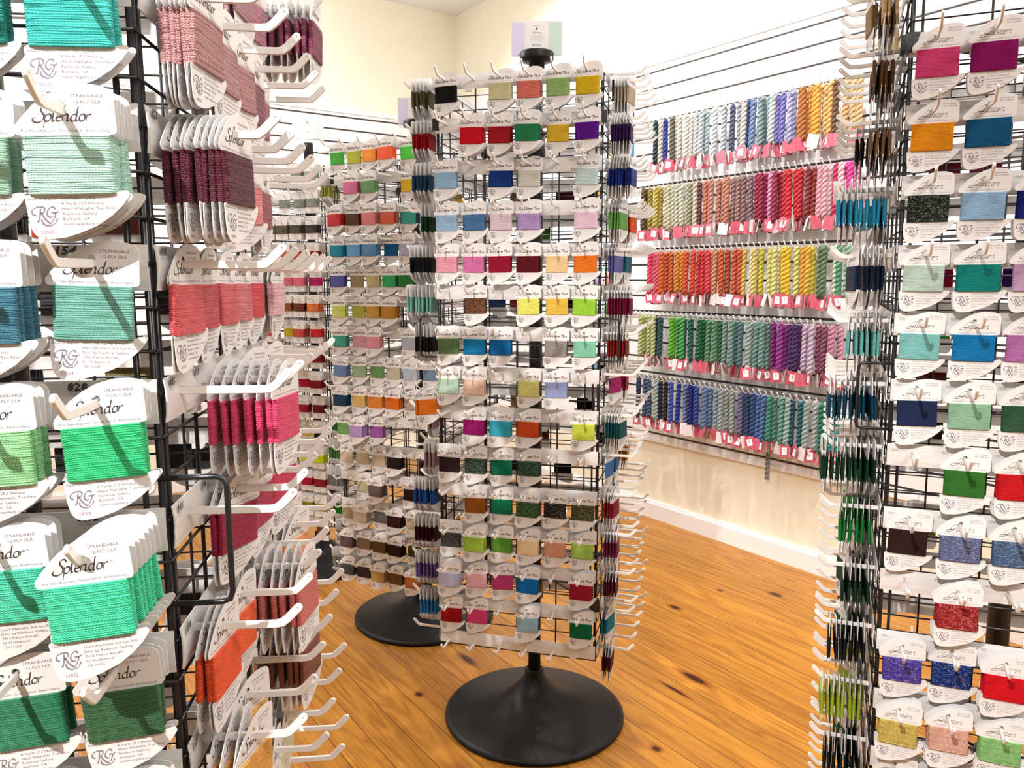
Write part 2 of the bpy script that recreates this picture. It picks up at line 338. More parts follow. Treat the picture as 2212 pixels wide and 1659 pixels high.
def pen(b, pts, w, y, mi=0, ang=.7, T=lambda p: p, k=6, thin=.3):
    p = [T(q) for q in (catmull(pts, k) if len(pts) > 2 else pts)]
    nx, nz = math.cos(ang) * w / 2, math.sin(ang) * w / 2
    L_, R_ = [], []
    for i, (x, z) in enumerate(p):
        a = p[max(0, i - 1)]; c = p[min(len(p) - 1, i + 1)]
        tx, tz = c[0] - a[0], c[1] - a[1]; l = math.hypot(tx, tz) or 1; ox, oz = -tz / l * w * thin / 2, tx / l * w * thin / 2
        s = 1 if nx * ox + nz * oz >= 0 else -1
        taper = .5 if i in (0, len(p) - 1) else 1
        L_.append(b.verts.new((x + (nx * s + ox) * taper, y, z + (nz * s + oz) * taper))); R_.append(b.verts.new((x - (nx * s + ox) * taper, y, z - (nz * s + oz) * taper)))
    for i in range(len(p) - 1):
        try: b.faces.new((L_[i], L_[i + 1], R_[i + 1], R_[i])).material_index = mi
        except ValueError: pass
def pen_word(b, s, x, z, width, xh, y, mi=0, slant=.25, w=.2, ang=.7, k=6, rot=0):
    tot = 0
    for c in s: tot += GL[c][1]
    sx = width / tot; cx = 0; co, si = math.cos(rot), math.sin(rot)
    for c in s:
        for st in GL[c][0]:
            def T(q, cx=cx):
                px = (cx + q[0] + 0) * sx + slant * q[1] * xh; pz = q[1] * xh
                return (x + px * co - pz * si, z + px * si + pz * co)
            pen(b, st, w * xh, y, mi, ang, T, k)
        cx += GL[c][1]
RGS = [[(.55, 1.9), (.3, .5), (0, -.2)], [(-.25, .75), (-.75, 1.1), (-.6, 1.75), (.2, 2.1), (1.0, 2.05), (1.2, 1.65), (.9, 1.2), (.45, 1.1)], [(.6, 1.15), (1.1, .2), (1.7, -.45), (2.0, -.35), (2.6, .6), (2.75, 1.2)],
       [(2.75, 1.75), (2.45, 2.1), (1.9, 1.9), (1.5, 1.3), (1.5, .75), (1.9, .45), (2.35, .75)], [(2.1, 1.2), (2.8, 1.2), (3.3, 1.4)], [(.55, .2), (.7, -.5), (1.4, -.85), (2.2, -.7), (2.8, -.1), (2.9, .3)], [(-.15, -.15), (0, -.2), (.15, -.15)]]
def rg_logo(b, x, z, width, y, mi=0, k=5):
    s = width / 4.05
    for st in RGS: pen(b, st, .24 * s, y, mi, .75, lambda q: (x + (q[0] + .75) * s, z + q[1] * s), k, thin=.35)

# ------------------------------------------------------------------ thread cards (origin = punched hole; facing local -Y)
mm = .001
def rnd(pts, r, n=3):
    out = []; m_ = len(pts)
    for i in range(m_):
        p, a, c = Vector(pts[i][:2]), Vector(pts[i - 1][:2]), Vector(pts[(i + 1) % m_][:2])
        rr = pts[i][2] if len(pts[i]) > 2 else r
        if rr == 0: out.append(tuple(p)); continue
        d1 = min(rr, (a - p).length * .45); d2 = min(rr, (c - p).length * .45)
        s = p + (a - p).normalized() * d1; e = p + (c - p).normalized() * d2
        for k in range(n + 1):
            t = k / n; out.append(tuple(s * (1 - t) ** 2 + p * 2 * t * (1 - t) + e * t * t))
    return out
def leaf_outline(nr=3):
    P = [(33, -19.5, 3), (32.8, 9, 5), (22, 12.4, 9), (10, 12.6, 0), (1, 10.4, 0), (-8, 6.2, 0), (-18, -.5, 0), (-27, -9.5, 0), (-32, -15.5, 2), (-31, -20.0, 2.5),
         (-25.3, -20.2, 0), (-24.6, -40, 0), (-24.8, -58.6, 0), (-30, -59.2, 1), (-29.2, -74, 0), (-27.5, -84, 4), (-22, -88.6, 5), (-8, -87.4, 0), (2, -84.5, 0), (14, -79.6, 0), (24, -73.2, 0), (32, -66, 0), (37.6, -59, 3), (35.5, -56, 3), (28, -57.8, 0), (27.2, -40, 0), (27, -19.8, 0)]
    return [(x * mm, z * mm) for x, z in rnd([(p[0], p[1], p[2]) for p in P], 1, nr)]
def rect_outline():
    P = [(-28, 12), (-28, -20), (-23, -21), (-23, -52), (-28, -53), (-28, -76), (28, -76), (28, -53), (23, -52), (23, -21), (28, -20), (28, 12)]
    return [(x * mm, z * mm) for x, z in rnd(P, 4)]
CARD = plate(leaf_outline(4), [circ(0, -.5 * mm, 3 * mm)], .7 * mm, .12 * mm, 'leaf_card')
CARD_FAR = plate(leaf_outline(2), [circ(0, -.5 * mm, 3 * mm, 8)], .7 * mm, 0, 'leaf_card_far')
CARD_RECT = plate(rect_outline(), [circ(0, 0, 2.6 * mm, 8)], .7 * mm, 0, 'tab_card')
for c in (CARD, CARD_FAR, CARD_RECT): c.materials.append(M['paper'])
def wrap(x0, x1, z0, z1, depth, strands, sub, nseg, ridge, seed, wav=0.0):
    rs = random.Random(seed); b = bmesh.new(); H = z1 - z0; rings = []; cx = (x0 + x1) / 2; hw = (x1 - x0) / 2
    off = [[rs.uniform(-1, 1) for _ in range(8)] for _ in range(strands + 1)]
    amp = [rs.uniform(.55, 1.25) for _ in range(strands + 1)]
    N_ = strands * sub
    for i in range(N_ + 1):
        s = i / sub; k = min(int(s), strands - 1); f = s - k
        rg = ridge * math.sin(PI * f) * amp[k] if sub > 1 else 0
        ring = []
        for j in range(nseg):
            a = 2 * PI * j / nseg; c, q = math.cos(a), math.sin(a)
            X = abs(c) ** .22 * (1 if c > 0 else -1); Y = abs(q) ** .55 * (1 if q > 0 else -1)
            u = (X + 1) / 2 * 7; ui = min(int(u), 6); uf = u - ui
            wv = (off[k][ui] * (1 - uf) + off[k][ui + 1] * uf) * (1 - f) + (off[min(k + 1, strands)][ui] * (1 - uf) + off[min(k + 1, strands)][ui + 1] * uf) * f
            edge = 0 if i in (0, N_) else 1
            bulge = 1 + .10 * math.sin(PI * i / N_)
            ring.append(b.verts.new((cx + X * (hw + rg * .8) , Y * (depth / 2 * bulge + rg), z1 - H * i / N_ + wv * wav * edge)))
        rings.append(ring)
    for a, c in zip(rings, rings[1:]):
        for j in range(nseg):
            f = b.faces.new((a[j], c[j], c[(j + 1) % nseg], a[(j + 1) % nseg])); f.smooth = True
    b.faces.new(rings[0]); b.faces.new(rings[-1][::-1])
    me = bpy.data.meshes.new('wound_thread'); b.to_mesh(me); b.free(); return me
WSILK = [wrap(-26.5 * mm, 28 * mm, -58.8 * mm, -20 * mm, 5.2 * mm, 25, 5, 40, .62 * mm, s, .85 * mm) for s in range(4)]
for w in WSILK: w.materials.append(M['silk'])
WMID = [wrap(-26 * mm, 28 * mm, -58.4 * mm, -20.2 * mm, 5.0 * mm, 20, 2, 20, .25 * mm, 10 + s, .25 * mm) for s in range(3)]
for w in WMID: w.materials.append(M['thread'])
WGLI = [w.copy() for w in WMID]
for w in WGLI: w.materials.clear(); w.materials.append(M['glitter'])
WRECT = wrap(-25 * mm, 25 * mm, -52 * mm, -21 * mm, 5.5 * mm, 12, 2, 14, .25 * mm, 5, .2 * mm); WRECT.materials.append(M['thread'])
FY = -.5 * mm
def new_print(fn, name):
    b = bmesh.new(); fn(b); bmesh.ops.recalc_face_normals(b, faces=b.faces)
    me = bpy.data.meshes.new(name); b.to_mesh(me); b.free()
    for k in ('ink', 'grey_ink', 'pale_ink', 'pink_ink'): me.materials.append(M[k])
    return me
def card_print(fn, name):
    out = []
    for lo in (False, True):
        def g(b):
            fn(b); bad = [v for v in b.verts if (v.co.z < -.04) != lo]
            bmesh.ops.delete(b, geom=bad, context='VERTS')
        out.append(new_print(g, name))
    return out
def splendor(old, stamp):
    def fn(b):
        put_text(b, 'STRANDABLE', 6 * mm, 4.2 * mm, 20.5 * mm, 2.1 * mm, FY, 1); put_text(b, '12-PLY SILK', 8 * mm, .3 * mm, 17 * mm, 2.1 * mm, FY, 1)
        pen_word(b, 'Splendor', -18.6 * mm, -11 * mm, 36 * mm, 4.5 * mm, FY, 0, .28, .23)
        put_text(b, 'TM' if old else 'o', 19 * mm, -6.6 * mm, 0, 1.0 * mm, FY, 0)
        put_text(b, 'For Needlepoint, Cross Stitch, Embroidery', -27 * mm, -17.9 * mm, 55.5 * mm, 1.75 * mm, FY, 1)
        put_text(b, 'Made in France', -28 * mm, -62.3 * mm, 17.5 * mm, 1.6 * mm, FY, 1)
        T = (['100% Silk, 12-Ply, 8 Yards', 'Hand Washable, but test first.', 'Dist. by Rainbow Gallery', '7412 Fulton Ave #5', 'N. Hollywood', 'CA 91605'] if old else
             ['100% Silk, 12-Ply', '8 Yards (7.3 Meters)', 'Hand Washable, Test First', 'Rainbow Gallery', 'Burbank, CA', 'rainbowgallery.com'])
        Wd = [32, 36.5, 32, 24.5, 18, 12] if old else [22, 27, 34, 22, 17, 26]
        for i, (t, w) in enumerate(zip(T, Wd)): put_text(b, t, -7.3 * mm, (-62.0 - i * 3.4) * mm, w * mm, 1.85 * mm, FY, 1)
        rg_logo(b, -26.5 * mm, -75.5 * mm, 17 * mm, FY, 1)
        put_text(b, stamp, -22.5 * mm, -84.5 * mm, 8.5 * mm, 2.4 * mm, FY, 3, bold=.01)
    return card_print(fn, 'silk_card_print')
SPL = {k: splendor(o, k) for k, o in (('S1013', 0), ('S1154', 1), ('S828', 0), ('S1052', 1), ('S1116', 0), ('S911', 0))}
def small_print(b, lines, w0=34):
    for i in range(lines): put_text(b, ['Hand Washable, Test First', 'Rainbow Gallery, Burbank', 'rainbowgallery.com ca', 'Wool, Nylon, Polyester', 'dry clean or wash cold'][i % 5], -7 * mm, (-62.5 - i * 3.6) * mm, (w0 - i * 3.5) * mm, 1.6 * mm, FY, 2)
def ribbon(petite=False):
    def fn(b):
        if petite: pen_word(b, 'Petite'.replace('P', 'P').replace('t', 't'), 12 * mm, 4.5 * mm, 16 * mm, 3.2 * mm, FY, 0, .05, .3, k=3)
        else: put_text(b, 'Needlepoint', 13 * mm, 4.5 * mm, 16 * mm, 1.5 * mm, FY, 2); put_text(b, 'Ribbon', 17 * mm, 1 * mm, 10 * mm, 1.5 * mm, FY, 2)
        x = pen_word(b, "Silk Lame' " + ('Braid' if petite else 'Plus'), -27 * mm, -11.6 * mm, 55 * mm, 3.3 * mm, FY, 0, .08, .36, k=3)
        put_text(b, 'Metallic ribbon for needlepoint, cross stitch', -24 * mm, -17.6 * mm, 50 * mm, 1.3 * mm, FY, 2)
        rg_logo(b, -27 * mm, -73 * mm, 18 * mm, FY, 0, 3); small_print(b, 5)
        put_text(b, 'SP48', -22 * mm, -84 * mm, 7 * mm, 1.8 * mm, FY, 2)
    return card_print(fn, 'ribbon_card_print')
RIB = ribbon(); RIBP = ribbon(True)
def glisten():
    def fn(b):
        put_text(b, 'Sparkling', 12 * mm, 5.2 * mm, 16 * mm, 1.9 * mm, FY, 1); put_text(b, 'Wool Braid', 11.5 * mm, 1.8 * mm, 17 * mm, 1.9 * mm, FY, 1)
        pen_word(b, 'Glisten', -18 * mm, -11.5 * mm, 37 * mm, 4.4 * mm, FY, 0, .4, .15, ang=.9, k=8)
        put_text(b, 'Needlepoint, Cross Stitch, Crewel, Punch', -22 * mm, -17.4 * mm, 50 * mm, 1.4 * mm, FY, 1)
        rg_logo(b, -26 * mm, -75 * mm, 18 * mm, FY, 1)
        for i, (t, w) in enumerate(zip(['75% Wool, 25% Polyester', '11 Yards (10 Meters)', 'Hand Washable, Test First', 'Rainbow Gallery', 'rainbowgallery.com', 'USA'], [33, 26, 31, 20, 23, 6])):
            put_text(b, t, -6 * mm, (-62.5 - 3.6 * i) * mm, w * mm, 1.8 * mm, FY, 1)
        put_text(b, 'G27', -21 * mm, -82.5 * mm, 6 * mm, 2 * mm, FY, 2)
    return card_print(fn, 'wool_card_print')
GLI = glisten()
def rays(word):
    def fn(b):
        put_text(b, 'Petite' if word[0] == 'S' else 'Light', 0, 1 * mm, 10 * mm, 2 * mm, FY, 0)
        pen_word(b, word, -25 * mm if word[0] == 'S' else -22 * mm, -12.5 * mm, 50 * mm if word[0] == 'S' else 42 * mm, 3.6 * mm, FY, 0, .05, .4, k=3)
        rg_logo(b, -27 * mm, -74 * mm, 17 * mm, FY, 0, 3); small_print(b, 4)
    return card_print(fn, 'ray_card_print')
RAY = rays('Sparkle Rays'); ALP = rays('ALPACA III'.replace('ALPACA', 'ALPACA'))
def tabp(b):
    put_text(b, 'Rainbow Gallery', -15 * mm, 5 * mm, 30 * mm, 2.6 * mm, FY, 0); put_text(b, 'needlepoint thread', -13 * mm, -14 * mm, 26 * mm, 2 * mm, FY, 2)
    rg_logo(b, -9 * mm, -68 * mm, 18 * mm, FY, 2, 3)
TABP = card_print(tabp, 'tab_card_print')

KIND = {  # name, category, words, card mesh, wraps, glitter wraps
 'A': ('silk_thread_card', 'silk thread card', 'silk card', CARD, WSILK, WSILK),
 'B': ('wool_braid_card', 'wool braid card', 'wool card', CARD, WMID, WGLI),
 'C': ('ribbon_thread_card', 'ribbon thread card', 'ribbon card', CARD_FAR, WMID, WGLI),
 'D': ('metallic_thread_card', 'metallic thread card', 'thread card', CARD_FAR, WMID, WGLI),
 'E': ('tabbed_thread_card', 'tabbed thread card', 'tabbed card', CARD_RECT, [WRECT], [WRECT])}
ORD = ['first', 'second', 'third', 'fourth', 'fifth', 'sixth', 'seventh', 'eighth', 'ninth', 'tenth', 'eleventh', 'twelfth', 'thirteenth', 'fourteenth', 'fifteenth']
NUM = ['one', 'two', 'three', 'four', 'five', 'six', 'seven', 'eight', 'nine', 'ten', 'eleven', 'twelve', 'thirteen', 'fourteen', 'fifteen']
PEND = []     # cards waiting to be made: (dist, kind, matrix, colour, glitter, print, label, group)
def make_card(kind, mw, col, gli, prt, label, group):
    nm, cat, words, cm, wr, wg = KIND[kind]
    t = empty(nm, mw); tag(t, label, cat, group)
    c = bpy.data.objects.new('card', cm); COL.objects.link(c); c.parent = t
    w = bpy.data.objects.new('wound_thread', random.choice(wg if gli else wr)); COL.objects.link(w); w.parent = t; w.color = hx(col)
    if prt is not None:
        for nm2, q in zip(('title_lettering', 'care_lettering'), prt):
            p = bpy.data.objects.new(nm2, q); COL.objects.link(p); p.parent = t
    return t

# ------------------------------------------------------------------ hooks
def hook_mesh(far=False):
    # side profile: x = distance outward, z = height
    P = [(0, 2.6), (66, 1.6), (70, 2.2), (74, 5.2), (83.2, 14.6)]
    Q = [(87.6, 10.2), (78, .8), (73, -3.0), (67.5, -3.8), (0, -3.0)]
    tip = [(85.4 + 3.1 * math.cos(a), 12.4 + 3.1 * math.sin(a)) for a in [math.radians(d) for d in (120, 90, 45, 0, -30)]]
    out = [(x * mm, z * mm) for x, z in P + tip + Q]
    me = plate(out, [] if far else [circ(85.2 * mm, 12.2 * mm, 1.3 * mm, 8)], 3.4 * mm, .5 * mm if not far else 0, 'hook')
    me.transform(Matrix.Rotation(-PI / 2, 4, 'Z'))     # outward -> -Y
    me.materials.append(M['plastic']); return me
HOOK = hook_mesh(); HOOKF = hook_mesh(True)

def joined(name, items, mats, parent=None, kind='stuff', colors=False):
    """items: (mesh, matrix, colour) merged in one object"""
    vs, fs, mi, cs = [], [], [], []
    for me, mw, c, m_ in items:
        o = len(vs); vs += [tuple(mw @ v.co) for v in me.vertices]
        for p in me.polygons: fs.append([o + i for i in p.vertices]); mi.append(m_); cs.append(c)
    nm = bpy.data.meshes.new(name); nm.from_pydata(vs, [], fs)
    for m_ in mats: nm.materials.append(m_)
    nm.polygons.foreach_set('material_index', mi)
    if colors:
        at = nm.color_attributes.new('Col', 'FLOAT_COLOR', 'CORNER'); flat = []
        for p in nm.polygons: flat += list(cs[p.index]) * p.loop_total
        at.data.foreach_set('color', flat)
    o = bpy.data.objects.new(name, nm); COL.objects.link(o)
    if parent: o.parent = parent
    o['kind'] = kind
    return o

# ------------------------------------------------------------------ racks
CP, RP, HW = .0687, .1004, .2061
CAMP = Vector((0, 0, 1.25))
LEAN = {}
def tilt(c):
    th = LEAN.get(round(c[0], 3), 0)
    return Matrix.Translation((c[0], c[1], 1.25)) @ Matrix.Rotation(th, 4, 'Y') @ Matrix.Translation((-c[0], -c[1], -1.25))
def face_matrix(c, yaw, k):
    """local X = viewer's right on that face, -Y = outward"""
    a = yaw + k * PI / 2
    return tilt(c) @ Matrix.Translation((c[0], c[1], 0)) @ Matrix.Rotation(a, 4, 'Z') @ Matrix.Translation((0, -HW - .004, 0))
def strip_mesh(numbers=None, color_word=True):
    b = bmesh.new(); n = 24
    # slightly curved plastic strip with clips below
    prof = [(-.001, .0135), (-.0022, .006), (-.0026, -.002), (-.0022, -.013), (-.0012, -.0205)]
    cols = []
    for i in range(n + 1):
        x = -HW + 2 * HW * i / n
        cols.append(([b.verts.new((x, y - .0012, z)) for y, z in prof], [b.verts.new((x, y, z)) for y, z in prof]))
    for i in range(n):
        for s in (0, 1):
            a, c = cols[i][s], cols[i + 1][s]
            for j in range(len(prof) - 1):
                q = (a[j], a[j + 1], c[j + 1], c[j]) if s == 0 else (a[j], c[j], c[j + 1], a[j + 1])
                b.faces.new(q)
        for j in (0, len(prof) - 1):
            b.faces.new((cols[i][0][j], cols[i + 1][0][j], cols[i + 1][1][j], cols[i][1][j]))
    for i in (0, n):
        for j in range(len(prof) - 1): b.faces.new((cols[i][0][j], cols[i][0][j + 1], cols[i][1][j + 1], cols[i][1][j]))
    for x in (-.12, .02, .15):
        box(b, x - .008, x + .008, -.003, .006, -.026, -.0195)
    bmesh.ops.recalc_face_normals(b, faces=b.faces)
    me = bpy.data.meshes.new('label_strip'); b.to_mesh(me); b.free(); me.materials.append(M['strip']); return me
STRIP = strip_mesh()
def strip_print_mesh(nums=None, small=False):
    def fn(b):
        for c in range(6):
            x = (c - 2.5) * CP - .028; 
            box(b, x, x + .009, -.0042, -.0041, .0058, .0061, 1 if not small else 2)
            put_text(b, 'Color', x, .0030, .0085, .0020, -.0042, 1 if not small else 2)
            if nums and c in nums: put_text(b, nums[c], x - .001, .0066, .015, .0058, -.0043, 0, bold=.035, shear=.15)
    return new_print(fn, 'strip_print')
SPR = strip_print_mesh(small=True)
def rack(key, name_words, c, yaw, dz, cap=None, handles=((1, 1), (0, -1)), faces=(0, 1, 3, 2), hookfar=False, skip_hooks=(), nums=None, rows=15):
    zt = 1.7214 + dz
    root = empty('spinner_rack', Matrix.Translation((c[0], c[1], 0)))
    b = bmesh.new()
    lathe(b, [(.2, 0), (.254, 0), (.2575, .006), (.2565, .012), (.245, .017), (.2, .026), (.15, .0375), (.11, .050), (.085, .062), (.065, .076), (.05, .091), (.038, .105), (.031, .116), (.0275, .125), (.0265, .14), (.023, .142)], 72)
    obj('base', b, M['base'], root)
    b = bmesh.new(); lathe(b, [(.0178, .12), (.0178, zt + .05), (.016, zt + .055)], 20); obj('centre_pole', b, M['wire'], root)
    if cap == 'disc':
        b = bmesh.new(); lathe(b, [(.019, zt + .05), (.021, zt + .085), (.043, zt + .088), (.044, zt + .092), (.044, zt + .106), (.042, zt + .109)], 32); obj('top_cap', b, M['base'], root)
    elif cap == 'cup':
        b = bmesh.new(); lathe(b, [(.019, zt + .02), (.021, zt + .13), (.018, zt + .135)], 24); obj('top_cap', b, M['base'], root)
    # wire panels
    ztop, zbot = zt - .003, zt - (rows - 1) * RP - .045 + .02
    for k in range(4):
        b = bmesh.new(); g = .0014
        nz = int(round((ztop - zbot) / (RP / 3)))
        for i in range(nz + 1):
            z = ztop - i * (ztop - zbot) / nz
            tube(b, [(-HW, 0, z), (HW, 0, z)], g, 5)
        for x in (-HW + .004, -HW + .016, -.103, 0, .103, HW - .016, HW - .004):
            tube(b, [(x, .0028, zbot), (x, .0028, ztop)], .0024 if abs(x) > .18 else .002, 5)
        a = yaw + k * PI / 2
        T = Matrix.Rotation(a, 4, 'Z') @ Matrix.Translation((0, -HW, 0))
        for v in b.verts: v.co = T @ v.co
        obj('wire_panel', b, M['wire'], root)
    # corner brackets and cross arms to the pole
    for zz in (zt - .10, zt - 13 * RP + .02):
        b = bmesh.new()
        for k in range(4):
            a = yaw + PI / 4 + k * PI / 2; e = Vector((math.cos(a), math.sin(a), 0)) * HW * 1.38
            tube(b, [(0, 0, zz), tuple(e + Vector((0, 0, zz)))], .003, 6)
            box(b, e.x - .012, e.x + .012, e.y - .012, e.y + .012, zz - .014, zz + .014)
        lathe(b, [(.024, zz - .08), (.024, zz + .01)], 16)
        obj('cross_brace', b, M['wire'], root)
    for fk, sd in handles:       # wire grips standing off the panel edges
        b = bmesh.new(); z1, z0 = zt - .566, zt - .668; x0, x1 = sd * (HW - .01), sd * (HW + .046); r_ = .008
        pts = [(x0, 0, z1), (x1 - sd * r_, 0, z1), (x1 - sd * .002, 0, z1 - .002), (x1, 0, z1 - r_), (x1, 0, z0 + r_), (x1 - sd * .002, 0, z0 + .002), (x1 - sd * r_, 0, z0), (x0, 0, z0)]
        tube(b, pts, .0024, 8)
        T = Matrix.Rotation(yaw + fk * PI / 2, 4, 'Z') @ Matrix.Translation((0, -HW - .001, 0))
        for v in b.verts: v.co = T @ v.co
        obj('wire_handle', b, M['wire'], root)
    # strips and hooks
    hooks = []
    ci = Matrix.Translation((c[0], c[1], 0)).inverted()
    for k in faces:
        F = face_matrix(c, yaw, k)
        for r in range(rows):
            z = zt - r * RP
            s = bpy.data.objects.new('label_strip', STRIP); COL.objects.link(s); s.parent = root; s.matrix_local = ci @ F @ Matrix.Translation((0, .002, z))
            if k == 0 or (k == 1 and key == 'A') :
                nn = (nums or {}).get((k, r + 1))
                p = bpy.data.objects.new('slot_print', strip_print_mesh(nn, key not in 'AB') if nn else (SPR if key not in 'AB' else SPRD)); COL.objects.link(p); p.parent = s
            for cc in range(6):
                if (k, r + 1, cc + 1) in skip_hooks: continue
                mw = F @ Matrix.Translation(((cc - 2.5) * CP, -.0015, z)) @ Matrix.Rotation(U(-.03, .03), 4, 'Z')
                d = (mw.translation - CAMP).length + (10 if k == 2 else 0) + (0 if k == 0 else .25)
                hooks.append((d, mw))
    tl = ci @ tilt(c) @ ci.inverted()
    for ch in root.children:
        if ch.name.split('.')[0] not in ('base', 'label_strip'): ch.matrix_local = tl
    hooks.sort(key=lambda h: h[0])
    hm = HOOKF if hookfar else HOOK
    for d, mw in hooks[:100]:
        h = bpy.data.objects.new('hook', hm); COL.objects.link(h); h.parent = root; h.matrix_local = ci @ mw
    if hooks[100:]:
        joined('hook', [(hm, ci @ mw, None, 0) for d, mw in hooks[100:]], [M['plastic']], root)
    return root
SPRD = strip_print_mesh()

def stack(key, where, c, yaw, dz, face, row, col, hexc, n, spc=.0072, fy=0, gli=False, prt=None, jit=.05, group=None, front=None, roll=0, near=False):
    """n cards on one hook; col counted from viewer's left (or from the near corner if near)"""
    zt = 1.7214 + dz
    F = face_matrix(c, yaw, face)
    x = (col - 3.5) * CP
    if near and face == 3: x = (3.5 - col) * CP
    nm = cname(hexc); W_ = KIND[key][2]
    fd = front if front is not None else .006 + n * spc
    for i in range(n):
        d = fd - i * spc if n * spc < fd + .01 else fd - i * (fd - .006) / max(1, n - 1)
        d = max(d, .005)
        yw = (fy if i == 0 else fy * .25) + U(-jit, jit) * (1.0 if i else .7)
        mw = F @ Matrix.Translation((x, -d, zt - (row - 1) * RP + .0035)) @ Matrix.Rotation(yw, 4, 'Z') @ Matrix.Rotation(U(-.03, .05), 4, 'X') @ Matrix.Rotation((roll if i == 0 else roll * .6) + U(-.03, .03), 4, 'Y')
        pos = 'outermost' if i == 0 and n > 1 else ('' if n == 1 else ORD[i] + ' in stack')
        if n == 1: pos = 'hanging alone'
        lab = '%s %s %s, row %s, hook %s, %s' % (nm, W_, pos, NUM[row - 1], NUM[col - 1], where)
        dist = (mw.translation - CAMP).length + (6 if face == 2 else 0) + i * .12 + (.35 if face in (1, 3) else 0)
        PEND.append((dist, key, mw, hexc, gli, prt if (face != 2) else None, lab, group))

# rack poses
o_C = Vector((-.15462, 1.9767)); yC = -.2596; dC = Vector((math.cos(yC), math.sin(yC))); nC = Vector((math.sin(yC), -math.cos(yC)))
cC = o_C + dC * 2.5 * CP - nC * HW
yA = .1196; dA = Vector((math.cos(yA), math.sin(yA))); nA = Vector((math.sin(yA), -math.cos(yA)))
cA = Vector((-.2695, .5894)) - dA * HW - nA * HW + (-nA) * .004
yB = -.3825; dB = Vector((math.cos(yB), math.sin(yB))); nB = Vector((math.sin(yB), -math.cos(yB)))
cB_ = Vector((.579, 1.1945)) + dB * HW - nB * HW
yD = -.4371; dD = Vector((math.cos(yD), math.sin(yD))); nD = Vector((math.sin(yD), -math.cos(yD)))
cD = Vector((-.5827, 2.6597)) + dD * 2.5 * CP - nD * (HW + .03)
yE = -.35; cE = Vector((-.847, 3.37))
LEAN[round(cA[0], 3)] = -.008; LEAN[round(cB_[0], 3)] = -.009; LEAN[round(cD[0], 3)] = -.005
zA, zB, zC, zD, zE = -.0602, -.0315, 0, -.042, -.048

rA = rack('A', '', cA, yA, zA, None, handles=((0, 1),), nums={(0, 6): {5: '828'}, (0, 7): {5: '1032'}, (0, 5): {5: '154'}, (0, 4): {5: '1013'}, (1, 6): {0: '885', 1: '893'}, (1, 5): {0: '898'}, (1, 7): {0: '911', 1: '1144'}, (1, 8): {0: '1138'}, (1, 4): {0: '827'}, (1, 9): {0: '1127'}})
tag(rA, 'black wire spinner rack of silk thread cards in left foreground', 'display rack')
rB = rack('B', '', cB_, yB, zB, None, handles=((0, -1),))
tag(rB, 'black wire spinner rack of wool braid cards in right foreground', 'display rack')
rC = rack('C', '', cC, yC, zC, 'disc', handles=((0, 1), (0, -1)), skip_hooks={(0, 15, 6)})
tag(rC, 'central spinner rack on round black base, ribbon cards on white hooks', 'display rack')
rD = rack('D', '', cD, yD, zD, 'disc', handles=((0, -1),), hookfar=True)
tag(rD, 'spinner rack behind and left of the central one, round black base', 'display rack')
rE = rack('E', '', cE, yE, zE, 'cup', handles=((0, 1),), hookfar=True)
tag(rE, 'farthest spinner rack at left, tabbed cards, black pole on top', 'display rack')

def fill(key, where, c, yaw, dz, face, table, spc=.0072, jit=.05, prt=None, near=False, group=None):
    for row, ent in table.items():
        for e in ent.split():
            col, spec = e.split('='); q = spec.split(':')
            h = q[0]; g = h.endswith('g'); h = h.rstrip('g')
            n = int(q[1]) if len(q) > 1 and q[1] else 1
            fy = math.radians(float(q[2])) if len(q) > 2 and q[2] else 0
            pr = prt
            if key == 'A': pr = random.choice(list(SPL.values())) if len(q) < 4 else SPL[q[3]]
            roll = -math.radians(float(q[4])) if len(q) > 4 else 0
            if key == 'C' and len(q) > 3: pr = RIBP
            if key == 'D' and row >= 11: pr = ALP
            stack(key, where, c, yaw, dz, face, row, int(col), h, n, float(q[5]) * .001 if len(q) > 5 else spc, fy, g, pr, jit, group, roll=roll, near=near)

# --- central rack, front
fill('C', 'central rack', cC, yC, zC, 0, {
 1: '1=0c0c10:2 3=c4bf94:2 4=cc6a5e:2 5=8caa68:3 6=ccaa14:3',
 2: '2=c00a1e:4 3=981420:3 4=1e7448:5 5=d2ae2c:1 6=52087c:3',
 3: '1=92b8d8:3 3=0c3278:2 4=d4d0c8:1:0:p 6=c0d6d4:1',
 4: '1=98b8d6:2 2=46709e:2 3=dcc6d2:2 4=ac90c0:2 6=e6c2d4:3',
 5: '1=e29aae:2 2=d272a8:2 3=8c0a2a:4 4=540814:3 5=ecca98:2 6=e2741e:3',
 6: '2=5c3214g:1 4=e0e06c:3 5=e4bc4c:2 6=98ca3c:3',
 7: '1=4e7240g:2 2=0a76a8:2 3=0462a4:3 5=888280g:2 6=82c4a6:2',
 8: '1=b8d8c2:2 2=eeccba:2 4=dada86:2 5=929ec8:2',
 9: '2=8c0e62:3 3=34a6be:3 4=c84818:2 6=c4d244:2',
 10: '1=2c1a1c:2 2=183426g:2 3=046c4c:2 4=1c4430g:1',
 11: '2=945418:3 3=04724e:2 4=204c20g:3 5=14140eg:2 6=34360ag:2',
 12: '1=32363ag:1 2=9ec448:4 3=548c28:2 4=eed2a8:2 5=d89a84:2 6=a0c65a:1',
 13: '1=bebede:4 2=ecb8c6:2 3=bc3c78:1:6 4=0068b4:2 6=98122c:3',
 14: '1=940410:2 2=d6427c:1 4=96bed4:3 6=04643c:3'}, prt=RIB)
